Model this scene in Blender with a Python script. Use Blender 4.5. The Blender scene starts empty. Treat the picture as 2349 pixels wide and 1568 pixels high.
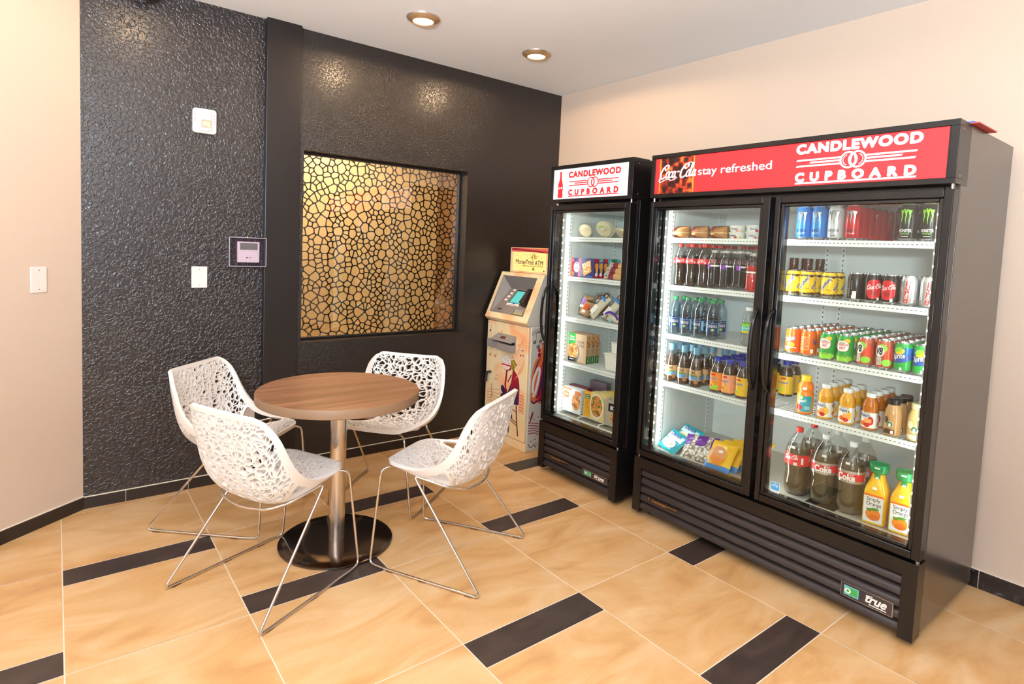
import bpy, math, random
import numpy as np
from mathutils import Vector, Matrix, Euler
PI = math.pi
SC = bpy.context.scene
COL = SC.collection
random.seed(7)

# ------------------------------------------------------------------ camera
cam_d = bpy.data.cameras.new('camera'); cam = bpy.data.objects.new('camera', cam_d); COL.objects.link(cam)
cam.location = (-3.32246, -3.70032, 1.45497)
cam.rotation_euler = (1.501652, -0.043108, -0.659080)
cam_d.sensor_width = 36.0
cam_d.lens = 1348.54 * 36.0 / 2349.0
cam_d.shift_x = 0.0003
cam_d.shift_y = -121.73 / 2349.0
cam_d.clip_start = 0.05
SC.camera = cam

# ------------------------------------------------------------------ exposure
SC.view_settings.view_transform = 'Standard'
SC.view_settings.look = 'None'
SC.view_settings.gamma = 1.0
SC.view_settings.use_curve_mapping = False
SC.view_settings.exposure = -0.5

# ------------------------------------------------------------------ light of the open lobby behind the camera
HC = 2.725
world = bpy.data.worlds.new('lobby'); SC.world = world; world.use_nodes = True
wn = world.node_tree.nodes; wl = world.node_tree.links
bg = wn['Background']; bg.inputs['Strength'].default_value = 0.65
tc = wn.new('ShaderNodeTexCoord'); sx = wn.new('ShaderNodeSeparateXYZ'); wl.new(tc.outputs['Generated'], sx.inputs[0])
rmp = wn.new('ShaderNodeValToRGB'); wl.new(sx.outputs['Z'], rmp.inputs[0])
rmp.color_ramp.elements[0].position = 0.0; rmp.color_ramp.elements[0].color = (0.62, 0.60, 0.58, 1)
rmp.color_ramp.elements[1].position = 0.35; rmp.color_ramp.elements[1].color = (0.97, 0.98, 1.0, 1)
wl.new(rmp.outputs[0], bg.inputs['Color'])

def area(name, loc, direction, sx_, sy_, power, color):
    d = bpy.data.lights.new(name, 'AREA'); d.shape = 'RECTANGLE'; d.size = sx_; d.size_y = sy_; d.energy = power; d.color = color
    o = bpy.data.objects.new(name, d); COL.objects.link(o); o.location = loc
    o.rotation_euler = Vector(direction).to_track_quat('-Z', 'Y').to_euler()
    return o
# daylight entrance of the lobby, behind and beside the photographer
area('entrance_daylight', (-5.6, -5.2, 1.5), (0.75, 0.75, -0.05), 2.4, 2.2, 70, (0.86, 0.93, 1.0))
# unseen fill lamp, added to brighten the ceiling as a bounced flash would
area('ceiling_fill', (-4.5, -4.4, 1.75), (0.22, 0.25, 1.0), 0.5, 0.5, 760, (0.80, 0.90, 1.0))

# ------------------------------------------------------------------ materials
def lin(h):
    h = h.lstrip('#'); v = [int(h[i:i+2], 16) / 255 for i in (0, 2, 4)]
    return tuple((c / 12.92 if c <= 0.04045 else ((c + 0.055) / 1.055) ** 2.4) for c in v) + (1,)
MATS = {}
def mat(name, color='#ffffff', rough=0.5, metal=0.0, spec=0.5, emit=None, es=1.0, coat=0.0):
    if name in MATS: return MATS[name]
    m = bpy.data.materials.new(name); m.use_nodes = True
    b = m.node_tree.nodes['Principled BSDF']
    b.inputs['Base Color'].default_value = lin(color) if isinstance(color, str) else tuple(color) + (1,)
    b.inputs['Roughness'].default_value = rough; b.inputs['Metallic'].default_value = metal
    b.inputs['Specular IOR Level'].default_value = spec
    b.inputs['Coat Weight'].default_value = coat
    if emit:
        b.inputs['Emission Color'].default_value = lin(emit); b.inputs['Emission Strength'].default_value = es
    MATS[name] = m
    return m
def nodes(m):
    nt = m.node_tree
    def N(t, **kw):
        n = nt.nodes.new(t)
        for k, v in kw.items():
            if k.startswith('i_'):
                key = k[2:]; key = int(key) if key.isdigit() else key
                n.inputs[key].default_value = v
            else: setattr(n, k, v)
        return n
    return nt, N, nt.links.new, nt.nodes['Principled BSDF']
def ramp(N, stops, interp='LINEAR'):
    r = N('ShaderNodeValToRGB'); e = r.color_ramp.elements; r.color_ramp.interpolation = interp
    while len(e) < len(stops): e.new(0.5)
    for i, (p, c) in enumerate(stops):
        e[i].position = p; e[i].color = lin(c) if isinstance(c, str) else tuple(c) + (1,)
    return r
def bump(m, scale, strength, dist=0.01, detail=4, kind='noise', distortion=0.0):
    nt, N, L, b = nodes(m)
    tcn = N('ShaderNodeTexCoord')
    n = N('ShaderNodeTexNoise', i_Scale=scale, i_Detail=detail, i_Distortion=distortion)
    L(tcn.outputs['Object'], n.inputs['Vector'])
    bp = N('ShaderNodeBump', i_Strength=strength, i_Distance=dist)
    src = n.outputs['Fac']
    if kind == 'knock':
        r = ramp(N, [(0.42, (0, 0, 0)), (0.56, (1, 1, 1))]); L(src, r.inputs[0]); src = r.outputs[0]
    L(src, bp.inputs['Height']); L(bp.outputs[0], b.inputs['Normal'])
def clear(name, tint='#ffffff', rough=0.03, gain=1.0):
    if name in MATS: return MATS[name]
    m = bpy.data.materials.new(name); m.use_nodes = True; nt = m.node_tree
    nt.nodes.remove(nt.nodes['Principled BSDF']); out = nt.nodes['Material Output']
    t = nt.nodes.new('ShaderNodeBsdfTransparent'); t.inputs[0].default_value = lin(tint)
    g = nt.nodes.new('ShaderNodeBsdfGlossy'); g.inputs['Roughness'].default_value = rough
    f = nt.nodes.new('ShaderNodeFresnel'); f.inputs['IOR'].default_value = 1.45
    mu = nt.nodes.new('ShaderNodeMath'); mu.operation = 'MULTIPLY'; mu.inputs[1].default_value = gain; mu.use_clamp = True
    mx = nt.nodes.new('ShaderNodeMixShader')
    ge = nt.nodes.new('ShaderNodeNewGeometry'); iv = nt.nodes.new('ShaderNodeMath'); iv.operation = 'SUBTRACT'; iv.inputs[0].default_value = 1.0
    m2 = nt.nodes.new('ShaderNodeMath'); m2.operation = 'MULTIPLY'
    nt.links.new(ge.outputs['Backfacing'], iv.inputs[1]); nt.links.new(f.outputs[0], mu.inputs[0])
    nt.links.new(mu.outputs[0], m2.inputs[0]); nt.links.new(iv.outputs[0], m2.inputs[1]); nt.links.new(m2.outputs[0], mx.inputs[0])
    nt.links.new(t.outputs[0], mx.inputs[1]); nt.links.new(g.outputs[0], mx.inputs[2]); nt.links.new(mx.outputs[0], out.inputs[0])
    MATS[name] = m
    return m

# ------------------------------------------------------------------ mesh building
class MB:
    def __init__(s): s.v = []; s.f = []; s.mi = []; s.mats = []
    def slot(s, m):
        if m not in s.mats: s.mats.append(m)
        return s.mats.index(m)
    def add(s, vs, fs, m, T=None):
        k = len(s.v); i = s.slot(m)
        s.v += [tuple(T @ Vector(p)) for p in vs] if T else [tuple(p) for p in vs]
        for f in fs: s.f.append([q + k for q in f]); s.mi.append(i)
        return s
    def box(s, a, b, m, T=None):
        (x0, y0, z0), (x1, y1, z1) = [min(p) for p in zip(a, b)], [max(p) for p in zip(a, b)]
        v = [(x0, y0, z0), (x1, y0, z0), (x1, y1, z0), (x0, y1, z0), (x0, y0, z1), (x1, y0, z1), (x1, y1, z1), (x0, y1, z1)]
        return s.add(v, [(3, 2, 1, 0), (4, 5, 6, 7), (0, 1, 5, 4), (1, 2, 6, 5), (2, 3, 7, 6), (3, 0, 4, 7)], m, T)
    def lathe(s, prof, m, n=24, T=None, c=(0, 0, 0)):
        """PROF: (r, z) or (r, z, material of the ring above)"""
        rings = []; vs = []
        for p in prof:
            if p[0] < 1e-6: rings.append([len(vs)]); vs.append((c[0], c[1], c[2] + p[1]))
            else:
                rings.append(list(range(len(vs), len(vs) + n)))
                vs += [(c[0] + p[0] * math.cos(2 * PI * k / n), c[1] + p[0] * math.sin(2 * PI * k / n), c[2] + p[1]) for k in range(n)]
        k0 = len(s.v); s.v += [tuple(T @ Vector(p)) for p in vs] if T else vs
        cur = m
        for i in range(len(prof) - 1):
            if len(prof[i]) > 2: cur = prof[i][2]
            mi = s.slot(cur); a, b = rings[i], rings[i + 1]
            for k in range(n):
                k2 = (k + 1) % n
                if len(a) == 1 and len(b) == 1: continue
                if len(a) == 1: f = [a[0], b[k2], b[k]]
                elif len(b) == 1: f = [a[k], a[k2], b[0]]
                else: f = [a[k], a[k2], b[k2], b[k]]
                s.f.append([q + k0 for q in f]); s.mi.append(mi)
        return s
    def tube(s, pts, r, m, n=8, closed=False, T=None, caps=True, flat=1.0):
        P = [Vector(p) for p in pts]; N = len(P); rings = []
        up = None; vs = []
        for i in range(N):
            a = P[i - 1] if (i > 0 or closed) else P[i]
            b = P[(i + 1) % N] if (i < N - 1 or closed) else P[i]
            t = (b - a).normalized()
            if up is None:
                up = Vector((0, 0, 1)) if abs(t.z) < 0.9 else Vector((1, 0, 0))
            sd = t.cross(up)
            if sd.length < 1e-6: sd = t.cross(Vector((1, 0.3, 0)))
            sd.normalize(); up = sd.cross(t).normalized()
            rr = r[i] if isinstance(r, (list, tuple)) else r
            rings.append(len(vs))
            for k in range(n):
                q = 2 * PI * k / n
                vs.append(P[i] + sd * (rr * math.cos(q)) + up * (rr * flat * math.sin(q)))
        fs = []
        for i in range(N if closed else N - 1):
            a, b = rings[i], rings[(i + 1) % N]
            for k in range(n): fs.append((a + k, a + (k + 1) % n, b + (k + 1) % n, b + k))
        if caps and not closed:
            fs.append(tuple(range(n - 1, -1, -1))); fs.append(tuple(rings[-1] + k for k in range(n)))
        return s.add(vs, fs, m, T)
    def prism(s, poly, m, f):
        """POLY of 2D points, F(a, b, k) gives the 3D point of layer k (0 or 1)"""
        n = len(poly)
        v = [f(a, b, 0) for a, b in poly] + [f(a, b, 1) for a, b in poly]
        fs = [tuple(range(n)), tuple(range(2 * n - 1, n - 1, -1))] + [((i + 1) % n, i, n + i, n + (i + 1) % n) for i in range(n)]
        return s.add(v, fs, m)
    def put(s, shape, m, f):
        """2D shape (verts, faces) through the mapping F(a, b); each further layer lies a hair above the one before"""
        vs, fs = shape; s.tk = getattr(s, 'tk', 0) + 1; out = []; h = 1e-4
        for a, b in vs:
            p = Vector(f(a, b)); n = (Vector(f(a + h, b)) - p).cross(Vector(f(a, b + h)) - p)
            out.append(p + n.normalized() * (1.5e-5 * s.tk))
        return s.add(out, fs, m)
    def build(s, name, parent=None, smooth=35, bevel=0.0, mod=None):
        me = bpy.data.meshes.new(name); me.from_pydata(s.v, [], s.f); me.update()
        for m in s.mats: me.materials.append(m)
        if s.mi: me.polygons.foreach_set('material_index', s.mi)
        if smooth:
            me.polygons.foreach_set('use_smooth', [True] * len(s.f)); me.set_sharp_from_angle(angle=math.radians(smooth))
        o = bpy.data.objects.new(name, me); COL.objects.link(o)
        if parent: o.parent = parent
        if bevel:
            b = o.modifiers.new('bevel', 'BEVEL'); b.width = bevel; b.segments = 2; b.limit_method = 'ANGLE'; b.angle_limit = math.radians(50)
        return o

def tag(o, label=None, cat=None, group=None, kind=None):
    if label: o['label'] = label
    if cat: o['category'] = cat
    if group: o['group'] = group
    if kind: o['kind'] = kind
    return o
def thing(name, label, cat, group=None, loc=(0, 0, 0), rz=0.0):
    o = bpy.data.objects.new(name, None); COL.objects.link(o); o.location = loc; o.rotation_euler = (0, 0, rz)
    o.empty_display_size = 0.05
    return tag(o, label, cat, group)
def settle(root, loc):
    """parts were built in room coordinates: move the root's origin to LOC without moving them"""
    d = Matrix.Translation(-Vector(loc))
    def go(o):
        for c in o.children:
            if c.type == 'MESH': c.data.transform(d)
            else: c.location = c.location - Vector(loc)
            go(c)
    go(root); root.location = loc
def struct(o): o['kind'] = 'structure'; return o
def dup(root, loc=None, rz=None, label=None, group=None, cat=None):
    def cp(o, par):
        c = o.copy(); COL.objects.link(c)
        if par: c.parent = par
        for ch in list(o.children): cp(ch, c)
        return c
    r = cp(root, None)
    if loc is not None: r.location = loc
    if rz is not None: r.rotation_euler = (0, 0, rz)
    tag(r, label, cat, group)
    return r

# ------------------------------------------------------------------ 2D shapes
def rect(a0, b0, a1, b1, n=1):
    vs = []; fs = []
    for i in range(n + 1):
        a = a0 + (a1 - a0) * i / n; vs += [(a, b0), (a, b1)]
        if i: fs.append((2 * i - 2, 2 * i, 2 * i + 1, 2 * i - 1))
    return vs, fs
def ell(ca, cb, ra, rb, n=16, rot=0.0, e=2.0):
    vs = []; fs = []; c, s_ = math.cos(rot), math.sin(rot)
    for i in range(n + 1):
        q = -math.cos(PI * i / n); h = max(0.0, 1 - abs(q) ** e) ** (1 / e)
        for sg in (-1, 1):
            x, y = q * ra, sg * h * rb
            vs.append((ca + x * c - y * s_, cb + x * s_ + y * c))
        if i: fs.append((2 * i - 2, 2 * i, 2 * i + 1, 2 * i - 1))
    return vs, fs
def poly(pts):
    """a polygon, fanned from its centre (star-shaped outlines)"""
    n = len(pts); ca = sum(p[0] for p in pts) / n; cb = sum(p[1] for p in pts) / n
    return list(pts) + [(ca, cb)], [(i, (i + 1) % n, n) for i in range(n)]
def ngon(pts): return list(pts), [tuple(range(len(pts)))]
def ring(ca, cb, r0, r1, n=32, a0=0.0, a1=2 * PI):
    vs = []; fs = []
    for i in range(n + 1):
        q = a0 + (a1 - a0) * i / n
        vs += [(ca + r0 * math.cos(q), cb + r0 * math.sin(q)), (ca + r1 * math.cos(q), cb + r1 * math.sin(q))]
        if i: fs.append((2 * i - 2, 2 * i - 1, 2 * i + 1, 2 * i))
    return vs, fs
def catmull(pts, k=6, closed=False):
    P = [np.array(p, float) for p in pts]; n = len(P); out = []
    for i in range(n if closed else n - 1):
        g = lambda j: P[j % n] if closed else P[max(0, min(n - 1, j))]
        p0, p1, p2, p3 = g(i - 1), g(i), g(i + 1), g(i + 2)
        for j in range(k):
            t = j / k
            out.append(0.5 * ((2 * p1) + (-p0 + p2) * t + (2 * p0 - 5 * p1 + 4 * p2 - p3) * t * t + (-p0 + 3 * p1 - 3 * p2 + p3) * t ** 3))
    if not closed: out.append(P[-1])
    return [tuple(p) for p in out]
def stroke(pts, w, pen=0.0, taper=False):
    """ribbon along PTS; PEN > 0 thickens the down-strokes"""
    n = len(pts); vs = []; fs = []
    for i in range(n):
        a = np.array(pts[max(0, i - 1)]); b = np.array(pts[min(n - 1, i + 1)]); d = b - a
        l = float(np.hypot(*d)) or 1.0; d = d / l
        ww = w * ((1 - pen) + pen * abs(d[1])) * 0.5
        if taper: ww *= min(1.0, 0.25 + 2.5 * min(i, n - 1 - i) / n)
        p = np.array(pts[i]); nn = np.array((-d[1], d[0])) * ww
        vs += [tuple(p - nn), tuple(p + nn)]
        if i: fs.append((2 * i - 2, 2 * i, 2 * i + 1, 2 * i - 1))
    return vs, fs
def merge(*sh):
    V = []; F = []
    for vs, fs in sh:
        k = len(V); V += list(vs); F += [tuple(q + k for q in f) for f in fs]
    return V, F
def xf(shape, dx=0.0, dy=0.0, s=1.0, rot=0.0, sy=None, shear=0.0):
    c, q = math.cos(rot), math.sin(rot); sy = s if sy is None else sy
    out = []
    for a, b in shape[0]:
        a, b = a * s + shear * b * sy, b * sy
        out.append((dx + a * c - b * q, dy + a * q + b * c))
    return out, shape[1]
_TX = {}
def raw_text(t, bold=0.0, shear=0.0, space=1.0):
    key = (t, bold, shear, space)
    if key in _TX: return _TX[key]
    cu = bpy.data.curves.new('lettering', 'FONT'); cu.body = t; cu.size = 1.0; cu.offset = bold; cu.shear = shear
    cu.space_character = space; cu.resolution_u = 5; cu.fill_mode = 'FRONT'
    o = bpy.data.objects.new('lettering', cu); COL.objects.link(o)
    dg = bpy.context.evaluated_depsgraph_get(); me = o.evaluated_get(dg).to_mesh()
    vs = [(v.co.x, v.co.y) for v in me.vertices]; fs = [tuple(p.vertices) for p in me.polygons]
    fs = [f if sum((vs[f[i]][0] * vs[f[(i + 1) % len(f)]][1] - vs[f[(i + 1) % len(f)]][0] * vs[f[i]][1]) for i in range(len(f))) > 0 else f[::-1] for f in fs]
    o.evaluated_get(dg).to_mesh_clear(); bpy.data.objects.remove(o); bpy.data.curves.remove(cu)
    xs = [v[0] for v in vs]; ys = [v[1] for v in vs]
    x0, x1, y0, y1 = min(xs), max(xs), min(ys), max(ys)
    _TX[key] = ([((a - (x0 + x1) / 2), (b - (y0 + y1) / 2)) for a, b in vs], fs, x1 - x0, y1 - y0)
    return _TX[key]
def text(t, w, h=None, ca=0.0, cb=0.0, bold=0.0, shear=0.0, space=1.0, rot=0.0):
    """lettering whose whole extent is W wide and H high (H None keeps its proportions), centred at (CA, CB)"""
    vs, fs, tw, th = raw_text(t, 0.0, shear, space)
    sx_ = w / (tw + 2 * bold); sy_ = (h / (th + 2 * bold)) if h else sx_
    if bold:
        key = (t, bold, shear, space)
        if key not in _HV: _HV[key] = unify((vs, fs), .03 if bold < .04 else .022, bold)
        vs, fs = _HV[key]
    return xf((vs, fs), ca, cb, sx_, rot, sy_)
_HV = {}
def unify(shape, cell, grow=0.0):
    """one clean outline of overlapping 2D faces, grown by GROW, cut on a grid of CELL"""
    V, Fs = shape; V = np.array(V); lo = V.min(0) - grow - 2 * cell; hi = V.max(0) + grow + 2 * cell
    nx, ny = [int(math.ceil(q / cell)) + 1 for q in (hi - lo)]; xs = lo[0] + np.arange(nx) * cell; ys = lo[1] + np.arange(ny) * cell
    IN = np.zeros((nx, ny), bool); D = np.full((nx, ny), 1e9); cnt = {}
    for f in Fs:
        for i in range(len(f)):
            k = (min(f[i - 1], f[i]), max(f[i - 1], f[i])); cnt[k] = cnt.get(k, 0) + 1
        for i in range(1, len(f) - 1):
            A, B, C = V[f[0]], V[f[i]], V[f[i + 1]]
            x0, x1 = min(A[0], B[0], C[0]), max(A[0], B[0], C[0]); y0, y1 = min(A[1], B[1], C[1]), max(A[1], B[1], C[1])
            i0, i1 = np.searchsorted(xs, [x0, x1]); j0, j1 = np.searchsorted(ys, [y0, y1])
            if i1 <= i0 or j1 <= j0: continue
            X, Y = xs[i0:i1, None], ys[None, j0:j1]
            s0 = (B[0] - A[0]) * (Y - A[1]) - (B[1] - A[1]) * (X - A[0]); s1 = (C[0] - B[0]) * (Y - B[1]) - (C[1] - B[1]) * (X - B[0]); s2 = (A[0] - C[0]) * (Y - C[1]) - (A[1] - C[1]) * (X - C[0])
            IN[i0:i1, j0:j1] |= ((s0 >= 0) & (s1 >= 0) & (s2 >= 0)) | ((s0 <= 0) & (s1 <= 0) & (s2 <= 0))
    r = grow + 3 * cell
    for (p, q), n in cnt.items():
        if n != 1: continue
        A, B = V[p], V[q]; i0, i1 = np.searchsorted(xs, [min(A[0], B[0]) - r, max(A[0], B[0]) + r]); j0, j1 = np.searchsorted(ys, [min(A[1], B[1]) - r, max(A[1], B[1]) + r])
        X, Y = xs[i0:i1, None], ys[None, j0:j1]; e = B - A; l2 = max(1e-12, float(e @ e))
        h = np.clip(((X - A[0]) * e[0] + (Y - A[1]) * e[1]) / l2, 0, 1); d = np.hypot(X - A[0] - e[0] * h, Y - A[1] - e[1] * h)
        D[i0:i1, j0:j1] = np.minimum(D[i0:i1, j0:j1], d)
    Dm = np.minimum(D, r); F = np.where(IN, grow + Dm, grow - Dm)
    F[np.abs(F) < 1e-9] = -1e-9
    P, polys, _ = march(F, xs, ys)
    return P, [tuple(p) for p in polys]
def script_logo(w, ca=0.0, cb=0.0, rot=0.0, which='full'):
    """flowing hand-lettered wordmark: big looped capitals, small joined letters, a swash below"""
    S = []
    def st(p, wd=0.16): S.append(stroke(catmull(p, 6), wd, 0.55))
    def o_(x): st([(x + .30, .62), (x + .12, .55), (x + .02, .28), (x + .10, .02), (x + .26, .02), (x + .38, .28), (x + .32, .58), (x + .20, .62), (x + .34, .70)])
    def c_(x): st([(x + .36, .52), (x + .24, .63), (x + .08, .50), (x + .03, .22), (x + .12, .0), (x + .28, .05), (x + .44, .22)])
    def a_(x):
        st([(x + .34, .55), (x + .20, .63), (x + .05, .42), (x + .04, .12), (x + .16, .0), (x + .30, .18), (x + .36, .58)])
        st([(x + .37, .62), (x + .34, .25), (x + .38, .02), (x + .52, .12)])
    def l_(x): st([(x, .15), (x + .22, .75), (x + .32, 1.2), (x + .24, 1.36), (x + .14, 1.1), (x + .12, .35), (x + .20, .0), (x + .34, .10)])
    def C_(x, k=1.0):
        st([(x + .78, .95), (x + .86, 1.18), (x + .66, 1.32), (x + .32, 1.1), (x + .06, .55), (x + .10, .08), (x + .36, -.08), (x + .68, .12)], .2)
        st([(x + .42, 1.02), (x + .52, .78), (x + .72, .92)], .13)
    C_(0); o_(.72); c_(1.12); a_(1.52)
    S.append(rect(2.10, .50, 2.38, .64))
    C_(2.52); o_(3.26); l_(3.60); a_(3.96)
    st([(.10, .1), (.0, -.25), (.22, -.42), (.7, -.22), (1.15, -.12), (1.5, -.28), (1.9, -.2), (2.2, -.02)], .14)
    st([(2.85, 1.15), (3.25, 1.36), (3.55, 1.42), (3.75, 1.3)], .12)
    if which == 'cola':
        S = S[8:]
    if 'script' not in _HV: _HV['script'] = xf(unify(merge(*S), .035), shear=.22)
    sh = _HV['script']
    xs = [p[0] for p in sh[0]]; ys = [p[1] for p in sh[0]]; k = w / (max(xs) - min(xs))
    return xf(xf(sh, -(max(xs) + min(xs)) / 2, -(max(ys) + min(ys)) / 2), ca, cb, k, rot)
# mappings of a 2D shape (a to the viewer's right, b up) onto a surface
def front(x, y0, z0): return lambda a, b: (x, y0 - a, z0 + b)          # faces -x
def sidey(x0, y, z0): return lambda a, b: (x0 + a, y, z0 + b)          # faces -y
def cyl(R, z0, phi=0.0): return lambda a, b: (-R * math.cos(a / R + phi), -R * math.sin(a / R + phi), z0 + b)   # around z, middle faces -x
def march(F, xs, ys):
    """solid part (F > 0) of a sampled field: 2D verts, polygons, outline edges"""
    nx, ny = len(xs), len(ys); V = []; key = {}; polys = []; edges = []
    def corner(i, j):
        k = (i, j)
        if k not in key: key[k] = len(V); V.append((xs[i], ys[j]))
        return key[k]
    def cross(i, j, i2, j2):
        k = (i, j, i2, j2) if (i, j) < (i2, j2) else (i2, j2, i, j)
        if k not in key:
            a, b = F[k[0], k[1]], F[k[2], k[3]]; t = min(0.97, max(0.03, a / (a - b)))
            key[k] = len(V); V.append((xs[k[0]] + (xs[k[2]] - xs[k[0]]) * t, ys[k[1]] + (ys[k[3]] - ys[k[1]]) * t))
        return key[k]
    pos = F > 0
    cnt = pos[:-1, :-1].astype(int) + pos[1:, :-1] + pos[1:, 1:] + pos[:-1, 1:]
    for i, j in zip(*np.nonzero(cnt)):
        C = [(i, j), (i + 1, j), (i + 1, j + 1), (i, j + 1)]
        if cnt[i, j] == 4: polys.append([corner(*c) for c in C]); continue
        P = []; X = []
        for k in range(4):
            a, b = C[k], C[(k + 1) % 4]
            if pos[a]: P.append(corner(*a))
            if pos[a] != pos[b]:
                v = cross(*a, *b); P.append(v); X.append((v, pos[a]))
        polys.append(P)
        if len(X) == 2:
            (v0, o0), (v1, o1) = X
            edges.append((v0, v1) if o0 else (v1, v0))
        else:
            for q in range(len(X)):
                if X[q][1]: edges.append((X[q][0], X[(q + 1) % len(X)][0]))
    return V, polys, edges
def slab(mb, V, polys, edges, m, fa, fb):
    """closed solid from a marched field between two mapped faces"""
    n = len(V); vs = [fa(*p) for p in V] + [fb(*p) for p in V]
    fs = [tuple(p) for p in polys] + [tuple(q + n for q in p[::-1]) for p in polys] + [(b, a, a + n, b + n) for a, b in edges]
    mb.add(vs, fs, m)

# ================================================================== THE ROOM
# --- surface materials
BEIGE = mat('beige_wall_paint', '#cfbaa7', 0.5); bump(BEIGE, 55, 0.10, 0.004, 3)
CEIL = mat('ceiling_paint', '#f6f8fb', 0.9)
DARK = mat('dark_textured_paint', '#1f1716', 0.33, spec=0.75); bump(DARK, 64, 0.42, 0.005, 2, 'knock', 0.6)
DARKF = mat('dark_fine_textured_paint', '#1c1512', 0.29, spec=0.72); bump(DARKF, 85, 0.35, 0.004, 3, 'knock', 0.4)
DARKS = mat('dark_smooth_paint', '#191311', 0.38, spec=0.5)
BASE = mat('dark_baseboard_tile', '#221a18', 0.35)
GROUT = mat('pale_grout', '#f4e2cc', 0.8)
BLACK = mat('black_paint', '#120e0d', 0.35)
def floor_tile(name, stops, sc, rough, bs):
    m = mat(name, '#ffffff', rough, spec=0.45); nt, N, L, b = nodes(m)
    at = N('ShaderNodeAttribute', attribute_name='tile'); tcn = N('ShaderNodeTexCoord')
    ad = N('ShaderNodeVectorMath', operation='ADD'); L(tcn.outputs['Object'], ad.inputs[0]); L(at.outputs['Vector'], ad.inputs[1])
    mp = N('ShaderNodeMapping'); mp.inputs['Scale'].default_value = sc; mp.inputs['Rotation'].default_value = (0, 0, 0.35); L(ad.outputs[0], mp.inputs['Vector'])
    n1 = N('ShaderNodeTexNoise', i_Scale=2.0, i_Detail=6, i_Distortion=1.4); L(mp.outputs[0], n1.inputs['Vector'])
    r = ramp(N, stops); L(n1.outputs['Fac'], r.inputs[0])
    n2 = N('ShaderNodeTexNoise', i_Scale=60, i_Detail=2); L(tcn.outputs['Object'], n2.inputs['Vector'])
    mx = N('ShaderNodeMix', data_type='RGBA', blend_type='MULTIPLY'); mx.inputs['Factor'].default_value = 0.10
    L(r.outputs[0], mx.inputs[6]); L(n2.outputs['Fac'], mx.inputs[7]); L(mx.outputs[2], b.inputs['Base Color'])
    return m
TILE = floor_tile('beige_marbled_tile', [(0.25, '#bd8b58'), (0.42, '#d0a068'), (0.55, '#d9ae7b'), (0.75, '#e4c092')], (1.1, 2.6, 1), 0.36, 0.02)
STRIP = floor_tile('dark_brown_tile', [(0.3, '#30241f'), (0.6, '#41322b'), (0.8, '#4d3c34')], (2, 5, 1), 0.4, 0.02)

# --- floor: one mesh, pattern of large tiles and dark strips
def build_floor():
    K = [-6.9, -6.30, -5.70, -5.10, -4.50, -3.90, -3.309, -2.739, -2.152, -1.561, -0.957, -0.334, 0.0]
    mb = MB(); ids = []
    g = 0.0022
    mb.add([(-7.5, -7.5, -0.0012), (0.0, -7.5, -0.0012), (0.0, 0.0, -0.0012), (-7.5, 0.0, -0.0012)], [(0, 1, 2, 3)], GROUT); ids.append((0, 0, 0))
    rnd = random.Random(3)
    for c in range(len(K) - 1):
        t0 = (c % 2 == 1)      # columns whose strips lie at -1.255, -2.597 ...
        y = 0.0
        segs = []
        if t0: cuts = [(-0.652, 0), (-1.255, 0), (-1.393, 1), (-2.0, 0), (-2.597, 0), (-2.736, 1), (-3.345, 0), (-3.94, 0), (-4.08, 1), (-4.68, 0), (-5.28, 0), (-5.42, 1), (-6.02, 0), (-6.62, 0), (-6.9, 1)]
        else: cuts = [(-0.052, 0), (-0.648, 0), (-0.79, 1), (-1.393, 0), (-2.0, 0), (-2.15, 1), (-2.736, 0), (-3.345, 0), (-3.49, 1), (-4.09, 0), (-4.69, 0), (-4.83, 1), (-5.43, 0), (-6.03, 0), (-6.17, 1), (-6.9, 0)]
        for yb, s in cuts:
            x0, x1 = K[c] + g, K[c + 1] - g
            mb.add([(x0, yb + g, 0), (x1, yb + g, 0), (x1, y - g, 0), (x0, y - g, 0)], [(0, 1, 2, 3)], STRIP if s else TILE)
            ids.append((rnd.uniform(0, 40), rnd.uniform(0, 40), rnd.uniform(0, 40))); y = yb
    o = mb.build('floor', smooth=0)
    at = o.data.attributes.new('tile', 'FLOAT_VECTOR', 'FACE')
    at.data.foreach_set('vector', [q for t in ids for q in t])
    return struct(o)
build_floor()
b = MB(); b.add([(-7.5, -7.5, HC), (0.15, -7.5, HC), (0.15, 1.25, HC), (-7.5, 1.25, HC)], [(3, 2, 1, 0)], CEIL)
b.add([(-7.5, -7.5, HC + .1), (0.15, -7.5, HC + .1), (0.15, 1.25, HC + .1), (-7.5, 1.25, HC + .1)], [(0, 1, 2, 3)], CEIL)
struct(b.build('ceiling', smooth=0))
b = MB(); b.box((0, -7.5, 0), (0.15, 0.0, HC), BEIGE); struct(b.build('wall_right', smooth=0))
# dark wall with the window opening
WX0, WX1, WZ0, WZ1, WT = -2.104, -0.896, 0.806, 2.005, 0.15
b = MB()
b.box((-3.9, 0, 0), (-2.24, WT, HC), DARK); b.box((-2.24, 0, 0), (WX0, WT, HC), DARKF); b.box((WX1, 0, 0), (0.15, WT, HC), DARKF)
b.box((WX0, 0, 0), (WX1, WT, WZ0), DARKF); b.box((WX0, 0, WZ1), (WX1, WT, HC), DARKF)
struct(b.build('wall_back', smooth=0))
# left wall, running towards the camera at an angle
LWD = Vector((-0.797, -0.604, 0)).normalized(); LWN = Vector((LWD.y, -LWD.x, 0)); LW0 = Vector((-3.216, 0, 0))
if LWN.dot(Vector((1, -1, 0))) < 0: LWN = -LWN
def lw(a, d, z): p = LW0 + LWD * a + LWN * d; return (p.x, p.y, z)
b = MB(); b.prism([(0, 0), (3.2, 0), (3.2, HC), (0, HC)], BEIGE, lambda a, z, k: lw(a, -0.12 * k, z)); struct(b.build('wall_left', smooth=0))
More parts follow.
